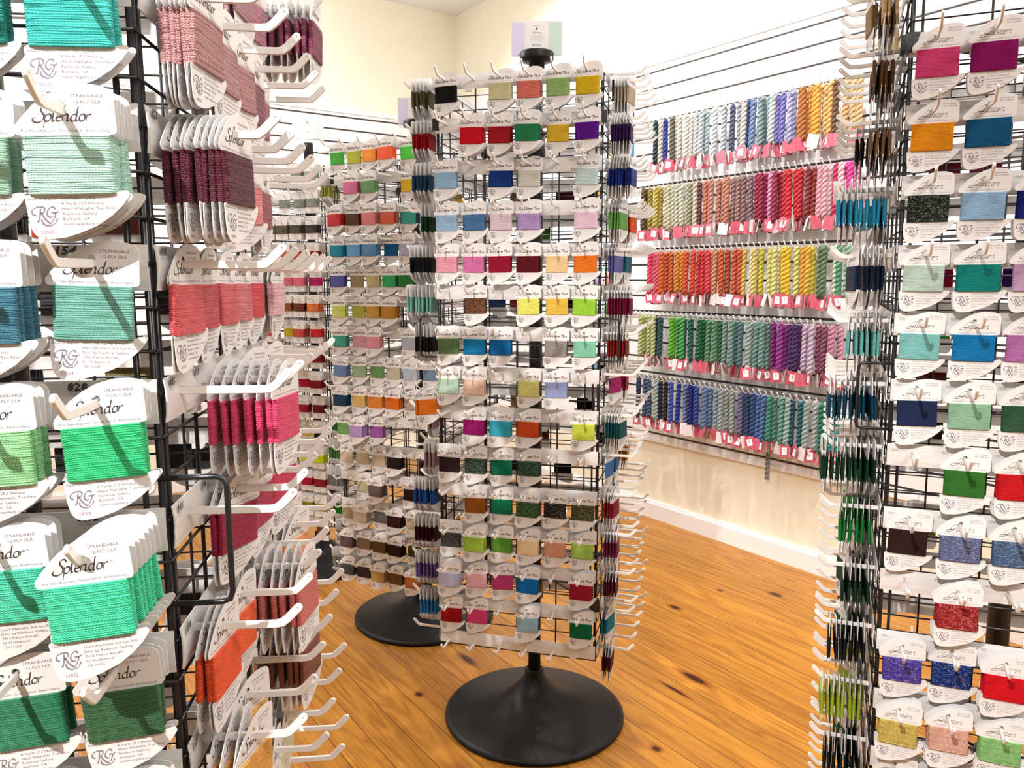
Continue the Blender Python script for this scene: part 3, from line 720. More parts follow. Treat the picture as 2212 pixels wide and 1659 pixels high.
# right side of the central rack (first hook = nearest)
fill('C', "central rack's right side", cC, yC, zC, 1, {
 1: '1=141414:1:8 2=b09c84:6:-10 4=4a1a6a:4', 2: '1=34104a:7 3=6ea4dc:2:-30 4=78b0e4:2:-40', 3: '1=142a78:8:-8 3=3a3a14:2 4=1e6e34:1', 4: '1=649c4c:5:-12 3=cc4814:6:-12',
 5: '1=5c5c98:4:-12 2=145c6a:6:-8 4=4a86b4:2', 6: '1=6c0a32:8 3=2c6a3a:2:-20', 7: '1=7c1c14:7 2=b83430:3:-14', 8: '2=a81a68:2:-25 3=960a3c:5', 9: '1=044648:6:-12 3=1c6a40:1:-20',
 10: '1=3c70b0:2:-12 2=1c5ca4:3 4=b4781e:5', 11: '1=840a2a:4:-10 3=9ac0e0:2', 12: '1=6a1238:5 2=b82a72:1:-20 4=b8961e:2', 13: '1=561028:5 3=c07a98:3', 14: '1=0c7488:3:-14 3=c4cc98:2', 15: '1=4c1022:4 4=a8c8d8:1'}, prt=RIB, near=True, jit=.03)
fill('C', "central rack's left side", cC, yC, zC, 3, {
 1: '1=5e5434:5', 2: '1=a4061c:5', 3: '1=24486c:5', 4: '1=0c3a1a:3', 5: '1=0a0a0e:6', 6: '1=6ea294:7', 7: '1=08080c:5', 9: '1=a88a92:2', 10: '1=a8848c:3', 11: '1=1e50a0:6', 12: '1=30060e:6', 13: '1=6a5294:6', 14: '1=1e78b8:5'}, prt=RIB, near=True, jit=.07, spc=.0105)
fill('C', "central rack's back", cC, yC, zC, 2, {
 2: '3=22486e 5=4a4a58', 3: '2=3a0c14 3=481018 5=8a5a3c', 4: '2=524a10 4=2c6a20', 6: '2=0a0a0c 3=101014 5=a02020 6=2a4a8a', 7: '3=08080a:2', 8: '1=141414 4=8a8a90', 9: '2=121214 5=c09a6a', 10: '1=0c1008 2=1c2410 4=5a2010', 11: '3=141414 5=2a1a0a', 12: '2=1a1e14 6=0a3020'})
# --- rack behind left, front
fill('D', 'rack behind central one', cD, yD, zD, 0, {
 1: '1=46b83a:1 2=c2cc44:1 3=ff9c3c:2 4=ff6a44:4 5=62e45a:1', 2: '2=d8729e:4 3=72a06a:4 5=dcb630:1', 3: '1=c4282c:4 2=5a3a2c:3 3=dc8280:4 4=d26248:3 5=46a698:1 6=6cacd8:1',
 4: '1=1a86a4:3 2=6aaadc:3 3=5a90ba:4 4=105890:1 5=b4b0c8:3 6=969cb4:2', 5: '1=5656a0:3 2=a0906a:1 3=beb482:2 4=32a05c:3 5=24742a:4', 6: '1=cddA74:3 2=babA4c:1 3=c89a3e:3 4=b88022:4',
 7: '1=4aa494:3 2=dca0b4:1 3=dc909e:3 5=b0b4be:3', 8: '1=6a84b0:3 2=9ab48c:2 3=6a985c:1 4=c8bea6:2 5=b6c0d4:3 6=7a92ae:1', 9: '1=1a3a56:4 2=d8b46c:3 3=dc8236:3 4=d86a16:3 5=b8a094:2',
 10: '1=72a45c:2 2=b494cc:5 3=985ca2:3', 11: '1=d8ccb8:1 2=c8bea4:1 3=c8bea0:2 4=1c1010:3', 12: '2=bab08c:1 3=6a5a56:5 5=2a080e:4', 13: '1=b09c84:1 2=ccbeac:4 3=6a6a70:1 4=320c0e:4 5=b4a488:3 6=8a7a70:1',
 14: '1=645050:3 2=7e6650:2 3=624420:3 4=280c08:4 5=504828:2', 15: '1=4c5258:3 2=3c2e28:3 3=ba9858:5 4=6e4a26:4 5=a85c2e:5'}, prt=RAY, spc=.0085)
fill('D', "rear rack's left side", cD, yD, zD, 3, {2: '1=a8a84a:4', 5: '1=5a7a3a:2', 10: '1=3c6a34:4', 11: '1=4c7a40:5 2=6a8a5c:3', 12: '1=8a8a84:6', 13: '1=1e7a1e:4', 14: '1=9aa08c:3', 15: '1=8c9080:5'}, prt=ALP, near=True, spc=.01)
fill('D', "rear rack's back", cD, yD, zD, 2, {2: '3=c8a020 5=a07a1a', 7: '3=7a5a60 5=8a8a94', 10: '2=1a1410 4=b0863a', 12: '4=a8c020 5=e08a20', 6: '2=6a2a6a'})
# --- far left rack
fill('E', 'farthest left rack', cE, yE, zE, 0, {
 1: '5=88928a:3 6=9aa49c:4', 2: '4=828a82:1 5=848c84:1 6=868c80:3', 3: '3=8a8a70:3 4=5e5a46:4 5=4c463a:5 6=3a342c:4', 4: '4=b84a3a:3 5=b03024:3 6=a01c20:4', 5: '3=b8604c:4 4=dc6a7c:1 5=e0687e:4 6=b40a5e:2',
 6: '3=8c4a2a:3 4=94502c:3 5=6a3018:4 6=e07844:5', 7: '3=c81a20:3 4=c8b020:1 5=c04a3e:5 6=cc2020:3', 8: '3=9a0a2a:3 4=960c28:4 5=8a0a26:4 6=780820:4', 9: '3=d88070:3 4=cc5a52:3 5=a80c2c:2 6=7c0a20:5',
 10: '3=8a0c1c:3 4=980c26:3 5=98102a:4 6=5c0a16:3', 11: '3=e0901a:2 4=e0a418:2 5=e8c018:1 6=141010:3', 12: '4=8a942a:3 5=c0cc1a:3 6=ccd81e:5', 13: '4=6c1420:3 5=ae1238:3 6=8c1c1c:4', 14: '4=8a8030:2 5=949024:3 6=a09024:4', 15: '3=6a4820:2 4=e0902a:1 6=74401a:3'}, prt=TABP, spc=.0085)
fill('E', "farthest rack's back", cE, yE, zE, 2, {4: '1=2a2a30 3=4a4a50', 8: '1=302020 2=3a3a40', 12: '1=141414 3=202024', 6: '2=7a7a80'})
# --- left foreground rack, front
fill('A', 'left foreground rack', cA, yA, zA, 0, {
 3: '6=3cc4bc:2:2:S1013:2 5=149088:2', 4: '6=b4e2d4:6:2:S1013:1:6.2 5=a0c8b0:3', 5: '6=72b2a4:1:0:S1154:-1 5=3c7a92:4:0:S1013', 6: '6=2cc47e:3:2:S828:2:6.5 5=94d89a:4:0:S828:2',
 7: '6=3cd2a0:7:0:S1052:5:9.6 5=46cca6:4:0:S1154:2', 8: '6=285c34:3:0:S1116:3 5=1c7c56:3:0:S1116:4', 9: '6=3a8a50:4:0:S1116:3 5=2c7048:4:0:S1116:3', 2: '6=2ca89e:2'}, spc=.0085, jit=.03)
# right side of left foreground rack (first hook nearest)
fill('A', "left foreground rack's side", cA, yA, zA, 1, {
 2: '4=c090a0:2:-8 5=c88aa0:2:-10 6=8c3c5c:8:-6', 3: '1=c08e90:7:-7:S828:0:4.6 2=c4949a:3:-6 3=c28c92:3:-8 4=945a6e:3:-5 5=c08490:2:-12', 4: '1=58142e:9:-9:S828:0:5.4 2=6a2240:3 3=e8c0c0:1:-22 4=ec9a98:1:-30 5=a05060:2',
 5: '1=da5860:2:-6:S1013:0:2 2=cc4652:2:-2:S828:0:2 3=da5a5e:1:-2:S828:0:4 4=dc7882:1:-6:S828:0:4 5=dc4048:1:-8:S828:0:4 6=f0c2cc:3:-4:S828:0:6', 6: '2=e24272:7:-10 4=e85c58:1:-20 5=d84c5c:2:-12',
 7: '2=9c0c3c:3:-24:S911:0:7 3=b41c4c:3:-10 4=d02c5a:4:-16 5=e86a70:2:-20', 8: '1=e8501c:3:-8:S1116:0:6 2=f06028:2:-12 3=cc6a64:7:-10 4=f49a90:1:-14 5=f4a870:4:-20 6=8c4a30:3',
 9: '1=e0a04a:4:-20 2=e8b468:2:-24 3=d87a34:1:10 4=7c3c20:6:-10 5=f4b080:3:-25 6=ece0c0:3:-18', 10: '1=ecd8a8:4:-18 2=e0b070:4 3=e4dcc0:3 4=cfc6a8:3'}, near=True, spc=.0095, jit=.07)
fill('A', "left foreground rack's back", cA, yA, zA, 2, {4: '1=b0762a:2 3=6a2a1c:2 5=1c1414:3 6=101014:2', 5: '1=8a1c1c:2 2=141414:3 4=3a3a44:2 5=a89030:2', 6: '1=a89030:2 3=8a8050:2 5=141010:3', 7: '2=141010:3 4=1a1414:3 6=40281c:2', 3: '2=7a2a20 4=1c2430:2 5=3a3028', 8: '1=b08a4a 3=141414:2 5=2a1c1c:2', 9: '2=1a1a1e:3 4=3a1c14:2', 10: '1=201818:2 3=181c20:3 5=2c2018:2', 11: '2=141414:3 5=1c1c1c:2', 12: '1=1c1410:2 4=141818:2'})  # many dark cards added to stand in for shade in the gaps
# --- right foreground rack
fill('B', 'right foreground rack', cB_, yB, zB, 0, {
 2: '1=cc3e74:2:0 2=86085c:3 3=3c0a66:1', 3: '1=e08e14:1 2=0c5480:2', 4: '1=101c14g:1 2=90b6da:2 3=0c2078:2', 5: '1=b4cabe:1 2=047c74:2 3=be9cc0:2', 6: '1=78b6b4:1 2=0a70ac:2 3=ae6ca6:1', 7: '1=162448:1 2=88b494:2 3=2c5238:2',
 8: '2=2c6a24:2 3=c01018:2', 9: '1=28100e:1 2=565c84g:2 3=40587cg:2', 10: '2=94181cg:4', 11: '1=443090g:3 2=00246cg:2 3=cc0218:4', 12: '1=b8a44cg:4 2=cc9c8cg:3 3=7cb46cg:4', 13: '1=a08430g:2 2=e8e0d8:3', 1: '3=7a8090'}, prt=GLI, spc=.008, jit=.04)
fill('B', "right foreground rack's side", cB_, yB, zB, 3, {
 1: '1=b49468:3 2=8a6a40:5:6 4=c8a878:1:30', 2: '1=5a3c22:4 2=4e3018:4 3=6a4a30:2', 3: '1=6e5036:4 2=2c1c1c:6 4=241418:3', 4: '1=1c7a9c:9 3=28809c:4:20', 5: '1=06182e:6:14 3=0a2c50:3:30', 6: '1=5c9c98:6 2=2c4c4c:4 4=2c6a6c:3', 7: '1=04344a:9 2=0a4a60:6 4=50889c:2:30',
 8: '1=042e1c:10 2=0c3c24:4 3=1c5a3c:4:20 5=7a9c2c:3:20', 9: '1=0c6a2c:6 2=16803c:5 3=2c7a2c:4:20 5=8cac3c:3', 10: '1=0a2a1c:5 2=0a3a24:5:15 3=14503a:4:20 5=1c4c44:3:25', 11: '1=101410:7 2=0c2c20:5:15 3=14442c:4:25 5=1c5a40:3', 12: '1=94a828:8 2=a8bc3c:3:30 4=86b03c:3:30', 13: '1=081410:7 2=1c4a24:4:20 4=4c7a2c:3:30', 14: '1=0c1c10:6 3=365c20:2', 15: '1=14201a:5'}, prt=GLI, near=True, spc=.0085, jit=.08)
fill('B', "right foreground rack's back", cB_, yB, zB, 2, {3: '4=7a1840 5=6a1030', 5: '5=8a1030 3=3a1060', 6: '4=500c20:2 5=30a040', 7: '5=701018', 9: '4=7a4a38', 10: '4=101010:2 5=8a8030', 8: '5=3a1a14'})

PEND.sort(key=lambda p: p[0])
cnt = {}; over = {}
for d, key, mw, h, g, prt, lab, grp in PEND:
    cnt[key] = cnt.get(key, 0) + 1
    if cnt[key] > 300: over.setdefault(key, []).append((mw, h)); continue
    make_card(key, mw, h, g, prt, lab, {'A': 'silk thread cards on the left foreground rack', 'B': 'wool braid cards on the right foreground rack', 'C': 'ribbon cards on the central rack', 'D': 'thread cards on the rack behind the central one', 'E': 'tabbed cards on the farthest left rack'}[key])
print('CARDS', cnt, {k: len(v) for k, v in over.items()})
for key, v in over.items():
    cm = KIND[key][3]; wm = KIND[key][4][0] if key != 'A' else WMID[0]
    it = []
    for mw, h in v: it.append((cm, mw, (1, 1, 1, 1), 0)); it.append((wm, mw, hx(h), 1))
    o = joined(KIND[key][0], it, [M['paper'], M['mixed']], colors=True)
    tag(o, 'remaining %ss deep in the stacks of the %s' % (KIND[key][2], {'A': 'left foreground rack', 'B': 'right foreground rack', 'C': 'central rack', 'D': 'rack behind', 'E': 'farthest rack'}[key]), KIND[key][1])

# signs on the rack tops
M['clear'] = mat('clear_acrylic', (.97, .97, .98), .08); pb(M['clear']).inputs['Transmission Weight'].default_value = .85; pb(M['clear']).inputs['IOR'].default_value = 1.2
M['lilac'] = mat('lilac_print', hx('cfc4dc')[:3], .6); M['mintp'] = mat('mint_print', hx('bccfc8')[:3], .6)
def sign(c, yaw, z, words, label):
    t = empty('sign_holder', Matrix.Translation((c[0], c[1], z)) @ Matrix.Rotation(yaw, 4, 'Z'))
    tag(t, label, 'sign')
    b = bmesh.new(); box(b, -.0665, .0665, .0006, .0018, -.012, .090); obj('clear_holder', b, M['clear'], t)
    b = bmesh.new(); box(b, -.0665, .0665, -.0004, .0004, .003, .090); o = obj('sign_card', b, M['paper'], t)
    b = bmesh.new(); box(b, -.0645, -.031, -.0007, -.0005, .004, .086); obj('colour_band', b, M['lilac'], t)
    b = bmesh.new(); box(b, .030, .0635, -.0007, -.0005, .004, .086); obj('colour_band', b, M['mintp'], t)
    def fn(b):
        y = -.0009
        for a in range(5): pen(b, [(0, .068), (.003 * math.cos(PI * a / 4), .0695 + .005 * math.sin(PI * a / 4))], .0022, y, 0)
        put_text(b, 'rainbow', -.009, .0775, .018, .0018, y, 0)
        put_text(b, words[0], -.0125, .059, .025, .0045, y, 1)
        for i in range(4): put_text(b, 'fine threads for needlepoint work', -.019 + .002 * (i % 2), .053 - i * .0037, .038 - .004 * (i % 2), .0017, y, 1)
        put_text(b, words[1], -.0115, .028, .023, .0055, y, 1)
        for i in range(2): put_text(b, 'soft shimmer', -.009, .021 - i * .005, .018, .0017, y, 2)
    obj('lettering', new_print(fn, 'sign_print'), None, t)
    return t
sign(cC, -.05, 1.7214 + .109 - .012, ('Glisten', 'Entice'), 'pale sign card with lilac and mint bands atop the central rack')
sign(cD, -.1, 1.7214 + zD + .097, ('Express', 'Shine'), 'lilac edged sign card atop the rack behind the central one')
sign(cE, -.1, 1.7214 + zE + .135 + .012, ('Threads', 'Silks'), 'pale sign card atop the farthest left rack')

# ring with two orange cards hanging at the central rack's left corner
M['steel'] = mat('bright_steel', (.7, .68, .62), .2, 1)
FL = face_matrix(cC, yC, 0)
t = empty('metal_ring', FL @ Matrix.Translation((-HW - .018, -.030, 1.7214 - 7 * RP - .012)))
tag(t, 'large steel ring hung from wire handle at central rack\'s left edge', 'ring')
b = bmesh.new(); tube(b, [(.034 * math.cos(2 * PI * i / 40), .006 * math.sin(2 * PI * i / 40), .034 * math.sin(2 * PI * i / 40)) for i in range(40)], .0013, 8, closed=True); obj('wire_loop', b, M['steel'], t)
for i, (dx, yw, w_) in enumerate(((-.012, 1.2, 'edge-on left one'), (.004, .75, 'right one turned toward the front'))):
    make_card('C', FL @ Matrix.Translation((-HW - .018 + dx, -.030 - .004 * i, 1.7214 - 7 * RP - .049)) @ Matrix.Rotation(yw, 4, 'Z'), 'e2741e', False, RIB, 'orange ribbon card hanging on the steel ring, ' + w_, 'orange cards on the steel ring')

# ------------------------------------------------------------------ room
def rbox(name, s0, s1, t0, t1, z0, z1, m, label=None, kind='structure'):
    b = bmesh.new(); box(b, t0, t1, s0, s1, z0, z1); bmesh.ops.recalc_face_normals(b, faces=b.faces)
    o = obj(name, b, m); o.matrix_world = ROT
    if kind: o['kind'] = kind
    return o
S0, T0, HC = -4.2, -3.6, 3.022
rbox('floor', S0 - .1, CB + .1, T0 - .1, CR + .1, -.05, 0, M['floor'])
rbox('ceiling', S0 - .1, CB + .1, T0 - .1, CR + .1, HC, HC + .1, M['ceil'])
rbox('wall_right', S0, CB, CR, CR + .1, 0, HC, M['cream'])
rbox('wall_back', CB, CB + .1, T0, CR + .1, 0, HC, M['cream'])
rbox('wall_left', S0, CB, T0 - .1, T0, 0, HC, M['cream'])
rbox('wall_front', S0 - .1, S0, T0, CR + .1, 0, HC, M['cream'])
def baseboard(name, s0, s1, t0, t1, along):
    b = bmesh.new()
    box(b, t0, t1, s0, s1, 0, .078)
    if along == 's': box(b, t0 + .008, t1, s0, s1, .078, .090)
    else: box(b, t0, t1, s0 + .008, s1, .078, .090)
    o = obj(name, b, M['white']); o.matrix_world = ROT; o['kind'] = 'structure'
baseboard('baseboard_right', S0, CB, CR - .018, CR, 's')
baseboard('baseboard_back', CB - .018, CB, T0, CR - .018, 't')
# slatwall panels: boards with dark grooves
GP = .0785
def slat_panel(x0, x1, T, label):
    b = bmesh.new(); z1 = 2.262 + .035; 
    edges = [z1] + [2.262 - i * GP for i in range(24)] ; zb = .43
    zs = [z for z in edges if z > zb + .01]
    box(b, x0, x1, -.006, -.0006, zb, z1, 1)
    for i, z in enumerate(zs):
        top = z if i == 0 else z - .0055
        bot = (zs[i + 1] + .0055) if i + 1 < len(zs) else zb
        box(b, x0 + .0008, x1 - .0008, -.018, -.006, bot, top, 0)
    o = obj('slatwall_panel', b, [M['slat'], M['groove']]); o.matrix_world = T
    tag(o, label, 'slatwall panel', 'white slatwall panels'); return o
TR = Matrix.Translation(room(0, CR, 0)) @ Matrix.Rotation(WA + PI / 2, 4, 'Z')   # local x -> D1?, y out of wall
def wallT(right):
    if right:   # local x along D1, local -y into the room (-D2), z up
        m = Matrix((tuple(D1) + (0,), tuple(D2) + (0,), (0, 0, 1, 0), (0, 0, 0, 1))).transposed(); m.translation = room(0, CR, 0)
    else:       # back wall: local x along D2, -y = -D1
        m = Matrix((tuple(D2) + (0,), tuple(D1) + (0,), (0, 0, 1, 0), (0, 0, 0, 1))).transposed(); m.translation = room(CB, 0, 0)
    return m
WR, WB = wallT(True), wallT(False)
slat_panel(2.267, CB, WR, 'white slatwall panel at the corner end of the right wall')
slat_panel(-.15, 2.265, WR, 'white slatwall panel right of the seam, behind the right foreground rack')
slat_panel(.5, CR - .018, WB, 'white slatwall panel on back wall beside the corner')
slat_panel(-1.9, .498, WB, 'white slatwall panel at the left end of the back wall')
rbox('trim_1', -.15, CB, CR - .022, CR, 2.305, 2.445, M['white'])
rbox('trim_2', -.15, CB, CR - .030, CR, 2.293, 2.306, M['white'])
rbox('trim_3', CB - .030, CB, -1.9, CR - .03, 2.285, 2.312, M['white'])
rbox('trim_4', -.15, CB, CR - .022, CR, .412, .432, M['white'])

# ------------------------------------------------------------------ peg rails and skeins on the right wall
def peg_mesh():
    b = bmesh.new(); tube(b, [(0, -.014, 0), (0, -.112, .002), (0, -.126, .009), (0, -.138, .026)], [.0021, .0021, .0021, .0026], 6)
    bmesh.ops.create_uvsphere(b, u_segments=8, v_segments=6, radius=.0040, matrix=Matrix.Translation((0, -.1385, .027)))
    for f in b.faces: f.smooth = True
    me = bpy.data.meshes.new('peg'); b.to_mesh(me); b.free(); me.materials.append(M['plastic']); return me
PEG = peg_mesh()
ROWZ = [1.998, 1.685, 1.373, 1.060, .748]
PEGP = .0305
def skein_mesh(seed, ply=2, r0=.0082, rad=.0066, length=.205):
    rs = random.Random(seed); b = bmesh.new(); n = 46
    for k in range(ply):
        pts, rr = [], []
        for i in range(n + 1):
            t = i / n; z = .004 - length * t
            env = min(1, math.sin(PI * min(max(t, .015), .985)) * 4.5) 
            a = 2 * PI * (t * length / .038) + k * 2 * PI / ply + seed
            q = rad * (.55 + .45 * env) * (1 + .08 * math.sin(9 * t + seed))
            pts.append((q * math.cos(a), q * math.sin(a) * .8, z)); rr.append(r0 * (.42 + .58 * env))
        tube(b, pts, rr, 9)
    me = bpy.data.meshes.new('twisted_hank'); b.to_mesh(me); b.free(); me.materials.append(M['skein']); return me
SK = [skein_mesh(i) for i in range(4)]
M['tag_red'] = mat('red_tag_paper', hx('c83c55')[:3], .6); noise_var(M['tag_red'], 60, hx('ae3c50'), hx('c0566a'))
M['tag_back'] = mat('tag_back_paper', hx('d8cccc')[:3], .7)
M['sticker'] = mat('white_sticker', (.9, .92, .95), .5)
def tag_mesh(style):
    b = bmesh.new()
    def leaf(ang, off, mi_f, mi_b):
        T = Matrix.Translation((0, off, 0)) @ Matrix.Rotation(ang, 4, 'X')
        w, h = .0205, .053
        v = [T @ Vector(p) for p in ((-w, 0, 0), (w, 0, 0), (w * 1.02, 0, -h), (-w * 1.02, 0, -h), (-w, .0006, 0), (w, .0006, 0), (w * 1.02, .0006, -h), (-w * 1.02, .0006, -h))]
        V = [b.verts.new(p) for p in v]
        for idx, mi in (((0, 3, 2, 1), mi_f), ((4, 5, 6, 7), mi_b), ((0, 1, 5, 4), mi_b), ((1, 2, 6, 5), mi_b), ((2, 3, 7, 6), mi_b), ((3, 0, 4, 7), mi_b)):
            b.faces.new([V[i] for i in idx]).material_index = mi
        return T
    T = leaf(-.16, 0, 0 if style != 'back' else 1, 1); leaf(.10 if style != 'back' else .45, .001, 1, 0)
    if style == 'script':
        for st in ([(-.006, -.006), (.0, -.003), (.006, -.007), (0, -.02), (-.003, -.038)], [(-.009, -.028), (.0, -.026), (.008, -.03)]):
            pen(b, st, .0012, -.0012, 3, .7)
    me = bpy.data.meshes.new('paper_tag'); b.to_mesh(me); b.free()
    for k in ('tag_red', 'tag_back', 'sticker', 'ink'): me.materials.append(M[k])
    return me
TAGS = {k: tag_mesh(k) for k in ('plain', 'script', 'back')}
def sticker_mesh():
    b = bmesh.new(); T = Matrix.Rotation(-.16, 4, 'X')
    box(b, -.0115, .0115, -.0007, -.0003, -.042, -.012, 0, T)
    for i in range(7): box(b, -.003 + .0, .004, -.0010, -.0007, -.016 - i * .0022, -.0152 - i * .0022, 1, T)
    me = bpy.data.meshes.new('price_sticker'); b.to_mesh(me); b.free(); me.materials.append(M['sticker']); me.materials.append(M['ink']); return me
STK = sticker_mesh()
f_, p_ = 1697.6, .1333
def wall_s(px, z, out=.10):      # design-time helper: position along the right wall of a plumb line read off the photo
    X0 = (px - 1106) / f_
    # solve for s: point = room(s, CR-out, z)
    lo, hi = -1, CB
    for _ in range(50):
        m_ = (lo + hi) / 2; q = room(m_, CR - out, z); fw = q.y * math.cos(p_) - (z - 1.25) * math.sin(p_)
        if fw <= 0 or q.x / fw > X0: lo = m_
        else: hi = m_
    return (lo + hi) / 2
ROWS = [
 ('top', 1340, .2653, '290=0f2d3c 325=d2cdbe 370=1e2d82 420=5f5a4b 455=d7d2c3 485=c8c8be 530=d7d7c8 580=d7d7cd 615=c8c8c3 660=b9c3cd 705=a5b4b9 775=bec8cd 845=afb9be 915=4b556e 965=969ba5 1000=c8c3b9 1040=284b82 1080=6e82aa 1140=82969b 1170=788c8c 1215=8caaaf 1245=c8cdcd 1280=6e6eaf 1320=736eb4 1380=a5a5d2 1415=a0a0cd 1460=b46e28 1490=a86424 1540=dc9637 1580=e1a041 1610=e1a03c 1660=e6b46e 1710=e6af69 1750=6e4b32 1840=d7aa78 1900=dcb482 1950=d8b080'),
 ('second', 1340, .2653, '190=5f4b2d 215=6e5a32 245=a59132 290=beaa4b 325=b9a546 365=c8c3aa 395=c3bea0 425=c8c3aa 455=c8c8b4 490=cdcdb9 540=bebeaa 570=96917d 605=cdc8b4 645=69322d 690=c3785f 735=be826e 800=b97d69 850=c38269 875=be7d69 920=a07873 960=9b7873 1000=8c6964 1050=8c6e78 1110=96143c 1145=910f3c 1185=a01e5f 1225=e196be 1265=961e46 1300=aa142d 1335=b91428 1375=d7192d 1430=cd1928 1465=c3192d 1530=963237 1570=963737 1620=eba5b4 1660=ebafb9 1695=f5dce1 1755=c8285a 1790=ebc8cd 1840=e63296 1875=eb46a0 1930=e070a8'),
 ('middle', 1340, .3256, '195=e63c5a 230=e15a78 255=e65f82 275=d75f23 305=d75a1e 335=cd5a23 370=d7821e 415=e19623 440=d75028 480=dc4628 520=d72832 545=d22837 572=e13c48 605=d79673 630=d2916e 670=cd5a28 710=c3552d 755=c85532 785=cd5a37 820=dcc35a 865=ebe1be 895=e1cd78 935=d7cd3c 985=e1dc82 1015=e1dc8c 1050=e6dcb4 1080=ebc828 1105=ebc328 1160=e1e182 1210=f0aa28 1245=e1b93c 1275=ebd750 1320=647d5a 1355=69825f 1420=d2e1c8 1450=5aa07d 1500=88b090'),
 ('fourth', 1340, .3256, '135=bec882 165=c3cd87 190=b9c378 215=bec88c 235=144b4b 268=235055 335=64be32 350=78c83c 380=46aa46 410=46a550 425=196455 460=146455 520=0a6946 550=1e7346 590=5f966e 620=5f916e 655=468764 695=82a59b 735=78a096 765=5a8282 800=5a8287 850=a0b9b4 880=afc3b9 905=78a09b 940=78a5a0 975=73a09b 1010=821478 1060=9b3296 1090=962d91 1130=461969 1155=411964 1190=733264 1220=cdb9d7 1265=d7bed7 1310=8c4b69 1350=8c506e 1400=cd87a5 1450=d796af'),
 ('bottom', 1340, .3256, '120=14325a 160=506e96 185=4b6991 235=a5bebe 265=141928 295=0f1423 335=3c5abe 390=1e37a5 430=6e82b4 460=0f2382 475=14288c 505=3250b4 555=6487b4 590=648cc3 635=96afc3 665=a5b9be 700=aab4af 740=a5b4af 790=6e73a0 820=787896 845=1e4678 875=285087 910=557dbe 945=557dbe 985=3c9682 1020=64a091 1065=6eafa0 1110=a5c8c3 1140=1e5a6e 1190=1e6e7d 1230=aac3c3 1285=c8d2d7 1330=14826e 1390=28968c 1430=30a098')]
for ri, (rn, ox, sc, txt) in enumerate(ROWS):
    z = ROWZ[ri]
    r = empty('peg_rail', WR @ Matrix.Translation((2.45, 0, z)))
    tag(r, 'white %s rail of skein pegs on the right slatwall' % rn, 'peg rail', 'white peg rails on the slatwall')
    b = bmesh.new(); box(b, -.62, .62, -.021, -.0165, -.010, .010); box(b, -.62, .62, -.028, -.0165, .006, .010)
    for i in range(80): box(b, -.615 + i * .0155, -.611 + i * .0155, -.0285, -.0279, .0068, .0092, 1)
    obj('rail_bar', b, [M['strip'], M['groove']], r)
    ns = 0
    for i in range(40):
        pg = bpy.data.objects.new('peg', PEG); COL.objects.link(pg); pg.parent = r; pg.location = (-.60 + i * PEGP, -.004, 0)
    ents = [e.split('=') for e in txt.split()]
    for si, (xx, h) in enumerate(ents):
        px = ox + float(xx) * sc
        out = [.105, .088, .098][si % 3] + U(-.004, .004)
        s = wall_s(px, z - .1, out)
        # nearest peg
        s_p = 2.45 - .60 + round((s - 1.85) / PEGP) * PEGP
        s = s * .75 + s_p * .25
        mw = WR @ Matrix.Translation((s, -out, z + .0035)) @ Matrix.Rotation(U(0, 6.28), 4, 'Z')
        t = empty('yarn_skein', WR @ Matrix.Translation((s, -out, z + .0035)))
        tag(t, '%s twisted skein with red tag, %s from left on the %s peg rail' % (cname(h), '%d%s' % (si + 1, {1: 'st', 2: 'nd', 3: 'rd'}.get((si + 1) % 10 if (si + 1) // 10 != 1 else 0, 'th')), rn), 'yarn skein', 'twisted skeins on the peg rails')
        k = bpy.data.objects.new('twisted_hank', SK[si % 4]); COL.objects.link(k); k.parent = t; k.rotation_euler = (U(-.02, .02), U(-.03, .03), U(0, 6.28)); k.color = tuple(v * .78 for v in hx(h)[:3]) + (1,)
        k.scale = (1, 1, U(.97, 1.05))
        for q in range(2 if si % 3 else 1):
            st = random.choice(['plain', 'plain', 'plain', 'script', 'back']) if q == 0 else 'back'
            g = bpy.data.objects.new('paper_tag', TAGS[st]); COL.objects.link(g); g.parent = t
            g.location = (U(-.008, .008), U(-.018, .006) + q * .015, -.197 + U(-.004, .008)); g.rotation_euler = (U(-.1, .15), U(-.25, .25), U(-.9, .9) if q == 0 else U(.7, 1.6) * random.choice((1, -1)))
            if st == 'plain' and R() < .85:
                k2 = bpy.data.objects.new('price_sticker', STK); COL.objects.link(k2); k2.parent = g

# a loose grey braid hanging below the bottom row
b = bmesh.new()
for k in range(2): tube(b, [(.006 * math.cos(i * .9 + k * PI), .006 * math.sin(i * .9 + k * PI), -i * .0062) for i in range(22)], .0052, 7)
o = obj('yarn_braid', b, M['skein']); o.color = hx('8a8a90'); o.matrix_world = WR @ Matrix.Translation((wall_s(1340 + 965 * .3256, .42, .06), -.05, .50))
tag(o, 'loose grey braid dangling below the bottom row of skeins', 'yarn braid')

